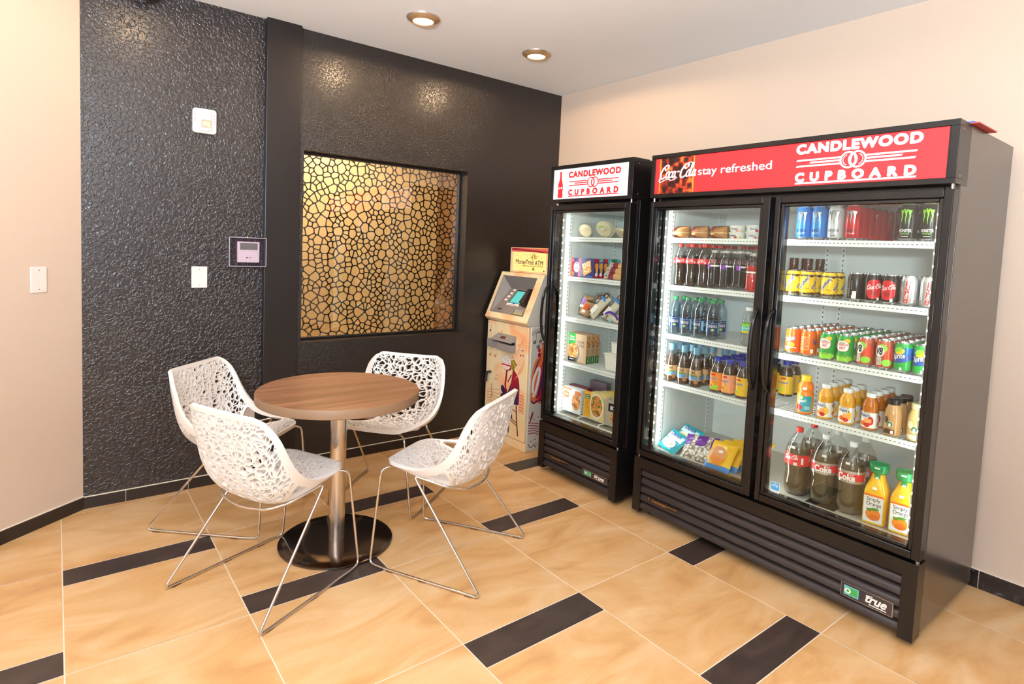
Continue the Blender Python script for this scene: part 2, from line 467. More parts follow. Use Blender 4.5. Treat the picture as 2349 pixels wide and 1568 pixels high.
# pilaster in the dark wall
b = MB(); b.box((-2.341, -0.045, 0), (-2.143, 0.05, HC), DARKS); struct(b.build('trim_1', smooth=0, bevel=0.003))
# baseboards: dark tiles with a pale line of caulk on top
BH = 0.060
def baseboard(name, mp, cuts, h, m, line=True):
    b = MB()
    for i in range(len(cuts) - 1):
        b.prism([(cuts[i] + .0015, 0.0), (cuts[i + 1] - .0015, 0.0), (cuts[i + 1] - .0015, h), (cuts[i] + .0015, h)], m, lambda a, z, k: mp(a, 0.010 * (1 - k), z))
    if line: b.prism([(cuts[0], 0), (cuts[-1], 0), (cuts[-1], h + .004), (cuts[0], h + .004)], GROUT, lambda a, z, k: mp(a, 0.0065 * (1 - k), z))
    return struct(b.build(name, smooth=0))
baseboard('baseboard_back', lambda a, d, z: (a, -d, z), [-3.216, -3.03, -2.73, -2.342], BH, BASE)
baseboard('baseboard_back_window', lambda a, d, z: (a, -d, z), [-2.142, -1.83, -1.23, -0.63, 0.0], BH, BASE).name = 'baseboard_middle'
baseboard('baseboard_pilaster', lambda a, d, z: (a, -0.045 - d, z), [-2.351, -2.133], BH, BASE).name = 'baseboard_front'
baseboard('baseboard_left', lambda a, d, z: lw(a, d, z), [0.0, 0.6, 1.2, 1.8, 2.4, 3.0], 0.064, BASE)
SLATE = mat('black_glazed_tile', '#171314', 0.22)
nt, N, L, pb = nodes(SLATE); tcn = N('ShaderNodeTexCoord'); n1 = N('ShaderNodeTexNoise', i_Scale=9, i_Detail=8, i_Distortion=2); L(tcn.outputs['Object'], n1.inputs['Vector'])
r = ramp(N, [(0.45, '#161214'), (0.62, '#2a2324'), (0.72, '#6a6264')]); L(n1.outputs['Fac'], r.inputs[0]); L(r.outputs[0], pb.inputs['Base Color'])
baseboard('baseboard_right', lambda a, d, z: (-d, a, z), [-7.2, -6.6, -6.0, -5.4, -4.8, -4.2, -3.6, -3.0, -2.4, -1.8, -1.2, -0.6, -0.012], 0.082, SLATE)

# --- window: black frame, glass, black lattice behind it, lit passage beyond
win = thing('window_1', 'square internal window with a black web lattice behind glass in the dark wall', 'window'); win['kind'] = 'structure'
FR = mat('black_window_frame', '#14100f', 0.3)
b = MB()
fy0, fy1, fw = 0.088, 0.122, 0.016
b.box((WX0, fy0, WZ0), (WX0 + fw, fy1, WZ1), FR); b.box((WX1 - fw, fy0, WZ0), (WX1, fy1, WZ1), FR)
b.box((WX0 + fw, fy0, WZ0), (WX1 - fw, fy1, WZ0 + fw), FR); b.box((WX0 + fw, fy0, WZ1 - fw), (WX1 - fw, fy1, WZ1), FR)
b.build('window_frame', win, bevel=0.002)
GLASS = clear('window_glass', '#f4f1ea', 0.0, 3.4)
b = MB(); b.box((WX0 + fw, 0.100, WZ0 + fw), (WX1 - fw, 0.106, WZ1 - fw), GLASS); b.build('glass_pane', win, smooth=0)
def web():
    rnd = np.random.RandomState(5); W, H = WX1 - WX0, WZ1 - WZ0; pts = []; rad = []
    for k in range(9000):
        p = rnd.rand(2) * (W + .08, H + .08) - .04
        r = (0.023 if rnd.rand() < .42 else 0.046) if k < 5200 else 0.021
        if all((p[0] - q[0]) ** 2 + (p[1] - q[1]) ** 2 > (0.5 * (r + s)) ** 2 * 1.35 for q, s in zip(pts, rad)): pts.append(p); rad.append(r)
    P = np.array(pts); n = 250
    xs = np.linspace(0, W, n); ys = np.linspace(0, H, n); F = np.zeros((n, n))
    RD = np.array(rad)
    for i, x in enumerate(xs):
        d2 = (x - P[:, 0])[None, :] ** 2 + (ys[:, None] - P[:, 1][None, :]) ** 2 - 0.35 * RD[None, :] ** 2
        ix = np.argpartition(d2, 3, axis=1)[:, :4]; ds = np.sort(np.take_along_axis(d2, ix, 1), 1)
        # distance to the border between the nearest and the next sites, rounded where three meet
        a = np.argsort(d2, axis=1)[:, :3]; p0, p1, p2 = P[a[:, 0]], P[a[:, 1]], P[a[:, 2]]
        e1 = (ds[:, 1] - ds[:, 0]) / (2 * np.linalg.norm(p1 - p0, axis=1)); e2 = (ds[:, 2] - ds[:, 0]) / (2 * np.linalg.norm(p2 - p0, axis=1))
        k = 0.005; h = np.clip(0.5 + 0.5 * (e2 - e1) / k, 0, 1)
        e = e2 * (1 - h) + e1 * h - k * h * (1 - h)
        F[i] = 0.0036 - e
    F[[0, -1], :] = .004; F[:, [0, -1]] = .004
    V, Pl, E = march(F, xs, ys); b = MB()
    slab(b, V, Pl, E, FR, lambda a, c: (WX0 + a, 0.126, WZ0 + c), lambda a, c: (WX0 + a, 0.130, WZ0 + c))
    b.build('lattice_screen', win, smooth=0)
web()
# passage seen through the lattice
AMBER = mat('amber_passage_paint', '#e8c68e', 0.7); AMBER_SHADE = mat('shaded_passage_paint', '#7d5a33', 0.7)  # side wall: same paint in shade, the shade put into a darker brown
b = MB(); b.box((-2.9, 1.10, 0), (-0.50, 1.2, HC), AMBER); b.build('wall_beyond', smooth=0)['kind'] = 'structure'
b = MB(); b.box((-0.50, WT, 0), (-0.42, 1.2, HC), AMBER_SHADE); b.build('wall_side', smooth=0)['kind'] = 'structure'
b = MB(); b.box((-2.98, WT, 0), (-2.9, 1.2, HC), AMBER); b.build('wall_far', smooth=0)['kind'] = 'structure'
b = MB(); b.box((-2.98, WT, -0.05), (-0.42, 1.2, -0.002), AMBER); b.build('floor_beyond', smooth=0)['kind'] = 'structure'
d = bpy.data.lights.new('passage_light', 'AREA'); d.energy = 80; d.size = 0.5; d.color = (1.0, 0.89, 0.73); o = bpy.data.objects.new('passage_light', d); COL.objects.link(o); o.location = (-1.75, 0.62, 2.68)

# --- recessed ceiling lights
TRIM = mat('brushed_bronze_trim', '#c29e74', 0.45, 0.6)
TRIMW = mat('nickel_trim_edge', '#cfc6c0', 0.3, 0.9)
LENS = mat('lit_lens', '#fff2df', 0.5, emit='#ffdca8', es=14)
def downlight(x, y, label, power, color=(1.0, 0.90, 0.78)):
    t = thing('ceiling_light', label, 'ceiling light', 'recessed ceiling lights', (x, y, HC))
    b = MB(); b.lathe([(0.095, 0.0), (0.095, -0.005), (0.092, -0.010, TRIM), (0.060, -0.026), (0.057, -0.022), (0.057, 0.0)], TRIMW, 40); b.build('trim_ring', t)
    b = MB(); b.lathe([(0.0575, -0.021), (0.03, -0.0235), (0.0, -0.024)], LENS, 32); b.build('lens', t)
    d = bpy.data.lights.new('downlight', 'SPOT'); d.energy = power; d.color = color; d.spot_size = math.radians(177); d.spot_blend = 0.12; d.shadow_soft_size = 0.055
    o = bpy.data.objects.new('downlight', d); COL.objects.link(o); o.parent = t; o.location = (0, 0, -0.035)
downlight(-1.676, -0.674, 'lit recessed ceiling light with bronze trim, the larger looking one above the window', 34, (1.0, 0.68, 0.40))
downlight(-0.837, -0.667, 'lit recessed ceiling light with bronze trim above the small single-door cooler', 34, (1.0, 0.68, 0.40))
downlight(-2.945, -0.67, 'lit recessed ceiling light out of view over the left chairs', 20, (1.0, 0.68, 0.40))
for x in (-1.75, -2.9, -4.1):
    for y in (-2.35, -4.1):
        downlight(x, y, 'lit recessed ceiling light in the rows nearer the entrance', 9)

# --- things on the walls
WHITE = mat('white_plastic', '#efe9e4', 0.35); OFFW = mat('ivory_plastic', '#e6ddd6', 0.4)
RED = mat('red_print', '#c8202a', 0.5); GREYD = mat('dark_grey_plastic', '#2b2b2d', 0.4)
CHROME = mat('chrome', '#d9d4cf', 0.09, 1.0); SILV = mat('satin_silver', '#bdb6b0', 0.28, 1.0)
def plate(name, label, cat, w, h, T, screws=True, blank=True):
    t = thing(name, label, cat); b = MB()
    b.box((-w / 2, -0.006, -h / 2), (w / 2, 0, h / 2), OFFW, T); o = b.build('cover_plate', t, bevel=0.002)
    if screws:
        for zz in (-h * .37, h * .37):
            s = MB(); s.lathe([(0.003, 0), (0.003, .0012), (0, .0016)], SILV, 10, T @ Matrix.Translation((0, -0.006, zz)) @ Matrix.Rotation(PI / 2, 4, 'X')); s.build('screw', t)
    return t, o
T0 = lambda x, z: Matrix.Translation((x, 0, z))
t, o = plate('wall_plate', 'blank white cover plate on the dark wall below the thermostat', 'wall plate', 0.080, 0.121, T0(-2.679, 1.216)); settle(t, (-2.679, 0, 1.216))
ang = math.atan2(LWN.y, LWN.x) + PI / 2
p = LW0 + LWD * 0.2135
t, o = plate('wall_plate', 'blank white cover plate on the beige wall', 'wall plate', 0.074, 0.123, Matrix.Translation((p.x, p.y, 1.209)) @ Matrix.Rotation(ang, 4, 'Z')); settle(t, (p.x, p.y, 1.209))
# duplex socket
t, o = plate('wall_socket', 'white power socket on the dark wall behind the chairs', 'socket', 0.074, 0.118, T0(-2.411, 0.405), screws=False)
for zz in (0.425, 0.385):
    b = MB(); T = T0(-2.411, zz)
    b.put(ell(0, 0, .0165, .0145, 20, e=2.6), WHITE, lambda a, c: (-2.411 + a, -0.0078, zz + c)); 
    b.lathe([(0.0165, 0), (0.0165, .0018)], WHITE, 20, T @ Matrix.Translation((0, -0.006, 0)) @ Matrix.Rotation(PI / 2, 4, 'X'))
    for sxx in (-.0065, .0065): b.put(rect(sxx - .0012, -.001, sxx + .0012, .007), GREYD, lambda a, c: (-2.411 + a, -0.0083, zz + c))
    b.put(ell(0, -.007, .0025, .0025, 10), GREYD, lambda a, c: (-2.411 + a, -0.0083, zz + c)); b.build('outlet', t)
settle(t, (-2.411, 0, 0.405))
# fire strobe
t = thing('fire_alarm', 'white fire alarm with clear strobe lens and red FIRE lettering, high on the dark wall', 'fire alarm')
b = MB(); cx, cz, w, h = -2.661, 2.082, 0.118, 0.133
def rbox(b, cx, cz, w, h, y0, y1, r, m, n=6):
    pts = []
    for qx, qz, a0 in ((w / 2 - r, h / 2 - r, 0), (-w / 2 + r, h / 2 - r, PI / 2), (-w / 2 + r, -h / 2 + r, PI), (w / 2 - r, -h / 2 + r, 1.5 * PI)):
        pts += [(cx + qx + r * math.cos(a0 + PI / 2 * k / n), cz + qz + r * math.sin(a0 + PI / 2 * k / n)) for k in range(n + 1)]
    b.prism(pts, m, lambda a, c, k: (a, y1 if k else y0, c))
rbox(b, cx, cz, w, h, 0, -0.030, 0.016, WHITE)
b.build('housing', t, bevel=0.004)
b = MB(); rbox(b, cx, cz + .002, 0.062, 0.116, -0.029, -0.046, 0.012, WHITE); b.build('dome', t, bevel=0.004)
b = MB(); LENSC = clear('clear_lens', '#f3ede4', 0.1, 2.5); rbox(b, cx + .002, cz - .018, 0.048, 0.040, -0.0465, -0.062, 0.006, LENSC); b.build('strobe_lens', t, bevel=0.002)
b = MB(); rbox(b, cx + .002, cz - .018, 0.040, 0.032, -0.0462, -0.0475, 0.004, CHROME); b.box((cx - .002, -.057, cz - .03), (cx + .006, -.0475, cz - .008), mat('flash_tube', '#fff4dc', .2)); b.build('reflector', t)
for sgn in (-1, 1):
    b = MB()
    for i, ch in enumerate('FIRE'):
        b.put(text(ch, 0.0018 if ch == 'I' else 0.006, 0.0085, sgn * 0.049, 0.021 - i * 0.0135 + .01, bold=.02), RED, lambda a, c: (cx + a, -0.0304, cz + c))
    b.build('lettering', t, smooth=0)
settle(t, (cx, 0, cz))
# thermostat in its locked clear box
t = thing('thermostat', 'white thermostat with grey screen inside a locked clear plastic guard box', 'thermostat')
cx, cz = -2.434, 1.366
b = MB(); b.box((cx - .050, -0.022, cz - .062), (cx + .072, 0, cz + .060), WHITE); b.build('thermostat_body', t, bevel=0.004)
b = MB(); b.box((cx - .037, -0.0232, cz + .012), (cx + .060, -0.0222, cz + .052), mat('lcd_screen', '#7f8478', .25)); b.build('screen', t)
b = MB(); b.put(text('TRANE', .016, .005, .018, -.034, bold=.02), GREYD, front_ := (lambda a, c: (cx + a, -0.0226, cz + c)))
b.put(ell(.001, -.034, .0042, .0042), GREYD, front_); b.put(rect(-.044, .0035, .066, .0045), mat('pale_grey', '#c9c3bf', .5), front_); b.build('printing', t, smooth=0)
GUARD = clear('clear_guard_plastic', '#f6f1f7', 0.06, 1.6)
GEDGE = mat('milky_guard_edge', '#b3a8b5', 0.15, spec=0.8)
b = MB(); w2, h2, dp = 0.100, 0.083, 0.052
b.box((cx - w2, -dp, cz - h2), (cx + w2, -dp + .003, cz + h2), GUARD); b.build('guard_cover', t)
b = MB()
for p_ in ((-w2, -h2, w2, -h2 + .009), (-w2, h2 - .009, w2, h2), (-w2, -h2, -w2 + .009, h2), (w2 - .009, -h2, w2, h2)):
    b.box((cx + p_[0], -dp - .001, cz + p_[1]), (cx + p_[2], -.001, cz + p_[3]), GUARD)
for zz in (-h2, h2): b.tube([(cx - w2, -dp, cz + zz), (cx + w2, -dp, cz + zz)], .0022, GEDGE, 6)
for xx in (-w2, w2): b.tube([(cx + xx, -dp, cz - h2), (cx + xx, -dp, cz + h2)], .0022, GEDGE, 6)
b.build('guard_frame', t)
b = MB(); b.lathe([(0, -.012), (.0065, -.012), (.0065, 0), (0, 0)], mat('brass', '#c8a25a', .25, 1.0), 14, Matrix.Translation((cx + .002, -.03, cz + h2 + .008))); b.build('lock', t)
settle(t, (cx, 0, cz))
# dark dome by the ceiling
t = thing('ceiling_dome', 'black dome camera under the ceiling at the top of the dark wall', 'camera', None, (-2.95, -0.11, HC))
b = MB(); b.lathe([(0, 0), (.055, 0), (.055, -.03), (.052, -.035)], GREYD, 28); b.build('mount', t)
b = MB(); b.lathe([(.050, -.033)] + [(.05 * math.cos(q * PI / 16), -.045 - .055 * math.sin(q * PI / 16)) for q in range(9)], mat('smoked_dome', '#0b0b0c', .08), 28); b.build('dome_cover', t)

# ================================================================== TABLE
WOOD = mat('walnut_laminate', '#9a6a45', 0.32)
nt, N, L, pb = nodes(WOOD); tcn = N('ShaderNodeTexCoord'); mp = N('ShaderNodeMapping'); mp.inputs['Rotation'].default_value = (0, 0, 0.72); mp.inputs['Scale'].default_value = (1.2, 26, 26); L(tcn.outputs['Object'], mp.inputs['Vector'])
n1 = N('ShaderNodeTexNoise', i_Scale=1.0, i_Detail=7, i_Distortion=0.3); L(mp.outputs[0], n1.inputs['Vector'])
r = ramp(N, [(0.28, '#7a5338'), (0.45, '#8f6548'), (0.58, '#9c7052'), (0.75, '#ad8263')]); L(n1.outputs['Fac'], r.inputs[0]); L(r.outputs[0], pb.inputs['Base Color'])
EDGE = mat('laminate_edge_band', '#84664b', 0.45)
STEEL = mat('brushed_steel', '#d6ccc2', 0.25, 1.0)
nt, N, L, pb = nodes(STEEL); pb.inputs['Anisotropic'].default_value = 0.5
BASEST = mat('polished_steel_disc', '#6f6258', 0.14, 1.0)
TX, TY = -2.253, -1.026
t = thing('round_table', 'round walnut pedestal table with a brushed steel column between four white chairs', 'table', None, (TX, TY, 0))
b = MB(); b.lathe([(0, .749, WOOD), (.372, .749, EDGE), (.375, .746), (.375, .712), (.372, .709), (0, .709)][::-1], WOOD, 96)
b.mi = []; b.f = []; b.v = []; b.mats = []
b.lathe([(0, .708, EDGE), (.372, .708, EDGE), (.375, .711, EDGE), (.375, .746, EDGE), (.3735, .749, WOOD), (0, .749)], EDGE, 96); b.build('tabletop', t)
b = MB(); b.lathe([(.0378, .013), (.0378, .700), (.0378, .7079)], STEEL, 48); b.build('column', t)
b = MB(); b.lathe([(0, .0), (.262, .0), (.267, .004), (.267, .009), (.262, .0125), (.15, .0135), (.05, .0145), (0, .0145)], BASEST, 96); b.build('base_disc', t)
b = MB(); b.lathe([(0, .694), (.11, .694), (.11, .7079), (0, .7079)], GREYD, 32); b.build('mounting_plate', t)

# ================================================================== CHAIRS
SHELLW = mat('white_moulded_plastic', '#f1ebe6', 0.28, spec=0.55)
CENTER = [(.265, .452), (.235, .4565), (.19, .446), (.12, .424), (.04, .402), (-.04, .392), (-.10, .400), (-.148, .430), (-.180, .485), (-.200, .560), (-.214, .640), (-.228, .715), (-.240, .784)]
RIM = [(.258, .455, .150), (.225, .4605, .178), (.180, .463, .198), (.125, .467, .215), (.060, .476, .230), (-.010, .497, .243), (-.066, .533, .251), (-.106, .577, .254), (-.136, .630, .252), (-.160, .685, .246), (-.184, .730, .236), (-.210, .766, .214), (-.238, .788, .194)]
def chair_surface(u, t):
    """u in -1..1 across, t in 0..1 from the front edge of the seat to the top of the back (arrays)"""
    tt = np.linspace(0, 1, len(CENTER)); C = np.array(CENTER); R_ = np.array(RIM)
    fine = np.linspace(0, 1, 97)
    def sm(col, A):
        y = np.array([p[col] for p in catmull([tuple(q) for q in A], 8)]); return np.interp(t, fine, y)
    cx, cz = sm(0, C), sm(1, C); rx, rz, ry = sm(0, R_), sm(1, R_), sm(2, R_)
    k = np.abs(u) ** 2.9
    return np.stack([cx + (rx - cx) * k, np.sin(1.35 * u) / math.sin(1.35) * ry, cz + (rz - cz) * k], -1)
def polysd(P, x, y):
    d = np.full(x.shape, 1e9); s = np.ones(x.shape); n = len(P)
    for i in range(n):
        a = P[i]; b_ = P[(i - 1) % n]; ex, ey = b_[0] - a[0], b_[1] - a[1]; wx, wy = x - a[0], y - a[1]
        h = np.clip((wx * ex + wy * ey) / (ex * ex + ey * ey), 0, 1); d = np.minimum(d, (wx - ex * h) ** 2 + (wy - ey * h) ** 2)
        c1 = y >= a[1]; c2 = y < b_[1]; c3 = ex * wy > ey * wx
        s = np.where((c1 & c2 & c3) | (~c1 & ~c2 & ~c3), -s, s)
    return s * np.sqrt(d)
def make_shell():
    A, B = .25, .92; nx, ny = 176, 324
    xs = np.linspace(-A, A, nx); ys = np.linspace(0, B, ny); X, Y = np.meshgrid(xs, ys, indexing='ij')
    r = .085; qx = np.abs(X) - A + r; qy = np.abs(Y - B / 2) - B / 2 + r
    O = -(np.hypot(np.maximum(qx, 0), np.maximum(qy, 0)) + np.minimum(np.maximum(qx, qy), 0) - r)      # inside > 0
    O = O - 0.0008
    hole = polysd([(.204, .215), (.204, .455), (.128, .430)], np.abs(X), Y) - .019
    rnd = np.random.RandomState(11); lat = np.full(X.shape, -1.0)
    cell = .0365; k = 0
    for gx in np.arange(-A, A + cell, cell):
        k += 1
        for gy in np.arange(0, B + cell, cell):
            cx = gx + rnd.uniform(-.013, .013); cy = gy + (cell / 2 if k % 2 else 0) + rnd.uniform(-.013, .013)
            ra = rnd.uniform(.022, .040); rb = ra * rnd.uniform(.42, .9); ph = rnd.normal(1.25, .75)
            m = ra + .012
            i0, i1 = np.searchsorted(xs, [cx - m, cx + m]); j0, j1 = np.searchsorted(ys, [cy - m, cy + m])
            if i1 <= i0 or j1 <= j0: continue
            dx, dy = X[i0:i1, j0:j1] - cx, Y[i0:i1, j0:j1] - cy
            p, q = dx * math.cos(ph) + dy * math.sin(ph), -dx * math.sin(ph) + dy * math.cos(ph)
            g = np.hypot(p / ra, q / rb); gr = np.hypot(p / ra ** 2, q / rb ** 2) / np.maximum(g, 1e-4)
            d = np.abs(g - 1) / np.maximum(gr, 1e-4)
            lat[i0:i1, j0:j1] = np.maximum(lat[i0:i1, j0:j1], .0026 - d)
    solid = np.maximum(np.maximum(lat, .026 - O), .020 - hole)
    F = np.minimum(np.minimum(O, solid), hole)
    V, Pl, E = march(F, xs, ys)
    V = np.array(V); u, t_ = V[:, 0] / A, V[:, 1] / B
    P = chair_surface(u, t_); e = 1e-3
    du = chair_surface(u + e, t_) - chair_surface(u - e, t_); dt = chair_surface(u, np.minimum(t_ + e, 1)) - chair_surface(u, np.maximum(t_ - e, 0))
    nn = np.cross(du, dt); nn /= np.linalg.norm(nn, axis=1)[:, None]
    if nn[:, 2].sum() < 0: nn = -nn
    th = .0085 + .002 * np.clip(1 - np.abs(u), 0, 1)
    up = P + nn * th[:, None]; dn = P - nn * th[:, None]; n = len(V)
    b = MB(); b.add([tuple(p) for p in up] + [tuple(p) for p in dn], [tuple(p)[::-1] for p in Pl] + [tuple(q + n for q in p) for p in Pl] + [(a, c, c + n, a + n) for a, c in E], SHELLW)
    return b
def round_path(pts, r=.03, k=5):
    out = []; n = len(pts)
    for i in range(n):
        p, a, c = Vector(pts[i]), Vector(pts[i - 1]), Vector(pts[(i + 1) % n])
        da, dc = a - p, c - p; rr = min(r, da.length * .45, dc.length * .45)
        p0 = p + da.normalized() * rr; p1 = p + dc.normalized() * rr
        for j in range(k + 1):
            s = j / k; out.append(p0 * (1 - s) ** 2 + p * (2 * s * (1 - s)) + p1 * s ** 2)
    return out
def make_chair(label):
    t = thing('lattice_chair', label, 'chair', 'white lattice chairs round the table')
    make_shell().build('seat_shell', t, smooth=50)
    z = .0085; half = [(-.285, .281, z), (.278, .250, z), (.262, .205, .436), (.215, .15, .437)]
    side = [(-.155, .03, .380), (-.135, .13, .386), (-.075, .195, .408), (.072, .236, .448), (-.285, .281, z), (.225, .255, z), (.280, .243, z), (.266, .190, .428), (.215, .140, .438)]
    pts = side + [(x, -y, zz) for x, y, zz in side[::-1]]
    b = MB(); b.tube(round_path(pts, .028), .0055, CHROME, 10, closed=True); b.build('sled_frame', t, smooth=60)
    GL = clear('clear_glide', '#e8e2da', .15, 2)
    for sy in (-1, 1):
        for q in (.10, .55, .88):
            x = -.285 + q * .51; y = sy * (.281 - q * .026)
            b = MB(); b.box((x - .018, y - .006, 0), (x + .018, y + .006, .006), GL); b.build('glide', t, bevel=.001)
    return t
def at(x, y, deg): return (x, y, 0), math.radians(deg)
c0 = make_chair('white lattice chair with chrome sled legs, nearest the camera, its back to the beige wall')
loc, rz = at(-2.608, -1.184, 24.5); c0.location = loc; c0.rotation_euler = (0, 0, rz)
for (x, y, a), lab in (((-2.580, -.449, -45.6), 'white lattice chair in front of the power socket, facing the table from the dark wall'),
                       ((-1.855, -1.425, 121.1), 'white lattice chair on the cooler side of the table, seen side on'),
                       ((-1.791, -.668, -141.0), 'white lattice chair behind the table under the window, partly hidden by the tabletop')):
    loc, rz = at(x, y, a); dup(c0, loc, rz, lab)

# ================================================================== CASH MACHINE
ATMC = mat('peach_cream_vinyl', '#e8c795', 0.4)
nt, N, L, pb = nodes(ATMC); tcn = N('ShaderNodeTexCoord'); n1 = N('ShaderNodeTexNoise', i_Scale=3.5, i_Detail=3, i_Distortion=.6); L(tcn.outputs['Object'], n1.inputs['Vector'])
r = ramp(N, [(0.35, '#eecf9a'), (0.5, '#ecd9b0'), (0.6, '#f0b985'), (0.72, '#ee9f6c')]); L(n1.outputs['Fac'], r.inputs[0]); L(r.outputs[0], pb.inputs['Base Color'])
ATMS = mat('pale_grey_vinyl', '#cfc8b8', 0.4)
ATMG = mat('grey_fascia_plastic', '#77706b', 0.5); ATMG2 = mat('grey_moulded_plastic', '#8b837d', 0.45)
PNAVY = mat('navy_print', '#2a1a4a', .5); PMAR = mat('maroon_print', '#8e1526', .5); PORA = mat('orange_print', '#e0713a', .5); PTAN = mat('tan_print', '#c98a55', .5); PBRN = mat('brown_print', '#5a2a22', .5); POLI = mat('olive_print', '#8a7a1e', .5); PGREY = mat('grey_print', '#6f675f', .5); PRED = mat('crimson_print', '#b8122f', .5); PPEACH = mat('peach_print', '#f2a877', .5); PWHITE = mat('white_print', '#f4efe9', .5); PBLACK = mat('black_print', '#17130f', .5); PPLUM = mat('plum_print', '#5e1a52', .5)
GRADM = mat('maroon_to_navy_print', '#8e1526', .5)
nt, N, L, pb = nodes(GRADM); tcn = N('ShaderNodeTexCoord'); sp = N('ShaderNodeSeparateXYZ'); L(tcn.outputs['Object'], sp.inputs[0])
r = ramp(N, [(0.30, '#241a4c'), (0.40, '#4a1a44'), (0.47, '#8e1526'), (0.60, '#9c1a24')]); L(sp.outputs['Z'], r.inputs[0]); L(r.outputs[0], pb.inputs['Base Color'])
t = thing('cash_machine', 'peach cash machine with saxophone player artwork in the corner beside the small cooler', 'cash machine')
AY0, AY1, AX = -0.036, -0.538, -0.685
b = MB(); b.box((-0.665, AY0 - .004, 0.0), (-0.03, AY1 - .006, 0.905), ATMS); b.box((-0.683, AY0 - .006, 0.0), (-0.665, AY1 - .008, 0.062), ATMC); b.build('cabinet', t, bevel=.004)
dr = MB(); dr.box((AX, AY0, 0.066), (-0.6655, AY1 + .006, 0.900), ATMC); door = dr.build('door', t, bevel=.005)
# printed artwork on the door
b = MB(); fx = AX - 0.0006; m0 = lambda a, c: (fx, -a, c)                      # a = -y
fx2 = AX - 0.0010; m1 = lambda a, c: (fx2, -a, c); m2 = lambda a, c: (AX - 0.0014, -a, c)
def S(pts, k=5): return catmull(pts, k, True)
b.put(ngon(S([(.374, .575), (.400, .560), (.430, .535), (.452, .490), (.460, .42), (.458, .35), (.449, .325), (.385, .318), (.34, .318), (.262, .312), (.234, .325), (.240, .362), (.262, .375), (.256, .402), (.270, .420), (.292, .408), (.318, .392), (.336, .425), (.356, .470), (.366, .520)])), GRADM, m0)
b.put(ell(.372, .605, .030, .038, 16), POLI, m0); b.put(ell(.378, .618, .030, .026, 16), POLI, m0); b.put(poly([(.398, .625), (.425, .622), (.420, .610), (.405, .600)]), POLI, m0)
b.put(stroke(catmull([(.350, .572), (.325, .566), (.303, .548), (.298, .505), (.290, .455), (.296, .415), (.316, .398)], 6), .020), PMAR, m1)
b.put(stroke(catmull([(.360, .530), (.340, .500), (.318, .466)], 6), .012), PMAR, m1)
b.put(ell(.262, .405, .022, .030, 14, .4), PNAVY, m1)
b.put(poly([(.34, .318), (.30, .300), (.322, .25), (.300, .205), (.340, .200), (.392, .215), (.378, .26), (.372, .312)]), PNAVY, m0)
for q in ([(.372, .318), (.352, .200), (.348, .095)], [(.430, .318), (.442, .2), (.462, .098)]): b.put(stroke(q, .013), PBRN, m0)
for q in ([(.368, .285), (.434, .268)], [(.360, .215), (.440, .192)], [(.356, .198), (.442, .172)]): b.put(stroke(q, .007), PBRN, m0)
rn = random.Random(4)
for k in range(5): b.put(stroke(catmull([(.06, .36 - .022 * k), (.13, .375 - .022 * k), (.20, .385 - .03 * k), (.245, .40 - .03 * k)], 5), .004), PTAN, m0)
b.put(unify(stroke(catmull([(.110, .300), (.125, .36), (.118, .41), (.108, .40), (.12, .36), (.135, .33), (.115, .32)], 6), .008), .002), PTAN, m0)
for k in range(6): b.put(stroke(catmull([(.455, .40 - .022 * k), (.475, .405 - .022 * k), (.515, .40 - .022 * k)], 4), .006), PORA, m0)
for k in range(7): b.put(stroke([(.460 + .009 * k, .27), (.458 + .009 * k, .42 - .01 * (k % 3))], .003), PORA, m0)
def note(a, c, s, m, two=False, mp=m0):
    b.put(ell(a, c, .012 * s, .010 * s, 10, .4), m, mp); b.put(rect(a + .009 * s, c, a + .0115 * s, c + .055 * s), m, mp)
    if two: b.put(ell(a + .042 * s, c + .004 * s, .012 * s, .010 * s, 10, .4), m, mp); b.put(rect(a + .051 * s, c, a + .0535 * s, c + .058 * s), m, mp); b.put(poly([(a + .009 * s, c + .048 * s), (a + .0535 * s, c + .052 * s), (a + .0535 * s, c + .060 * s), (a + .009 * s, c + .056 * s)]), m, mp)
note(.085, .635, 1.2, PTAN, False); note(.150, .635, 1.2, PTAN); note(.075, .82, .8, PNAVY); note(.455, .69, .7, PRED, True); note(.160, .46, .6, PTAN, True); note(.36, .66, .8, PORA)
for q in [(.22, .83, .014), (.36, .85, .012), (.43, .76, .02), (.16, .79, .018), (.30, .70, .014)]: b.put(ell(q[0], q[1], q[2], q[2] * .6, 10, .4), PPEACH, m0)
for k in range(7): b.put(stroke(catmull([(.50 - .012 * k, .86 - .02 * k), (.47 - .016 * k, .75 - .02 * k), (.50 - .01 * k, .66 - .015 * k), (.47 - .012 * k, .56 - .01 * k)], 6), .005, 0, True), PPEACH, m0)
b.put(rect(.107, .38, .1105, .893), mat('pale_seam', '#f6e6c4', .5), m0)
# oval notice
b.put(ell(.294, .610, .058, .057, 28), PMAR, m1); b.put(ell(.294, .610, .0555, .0545, 28), PWHITE, m2); m3 = lambda a, c: (AX - 0.0018, -a, c)
b.put(rect(.242, .586, .346, .597), PRED, m3); b.put(text('MoneyTree ATM', .090, .013, .294, .606, bold=.01), PRED, m3)
for k in range(5): b.put(rect(.265 - .004 * k, .652 - .008 * k, .322 + .004 * k, .654 - .008 * k), PGREY, m3)
for k in range(4): b.put(rect(.255 + .006 * k, .578 - .007 * k, .333 - .006 * k, .580 - .007 * k), PTAN, m3)
b.build('artwork', door, smooth=0)
b = MB(); b.tube([(AX - .004, -.106, .506), (AX - .026, -.104, .506), (AX - .028, -.090, .502), (AX - .028, -.082, .470), (AX - .028, -.080, .428)], .0095, GREYD, 8); b.build('handle', door)
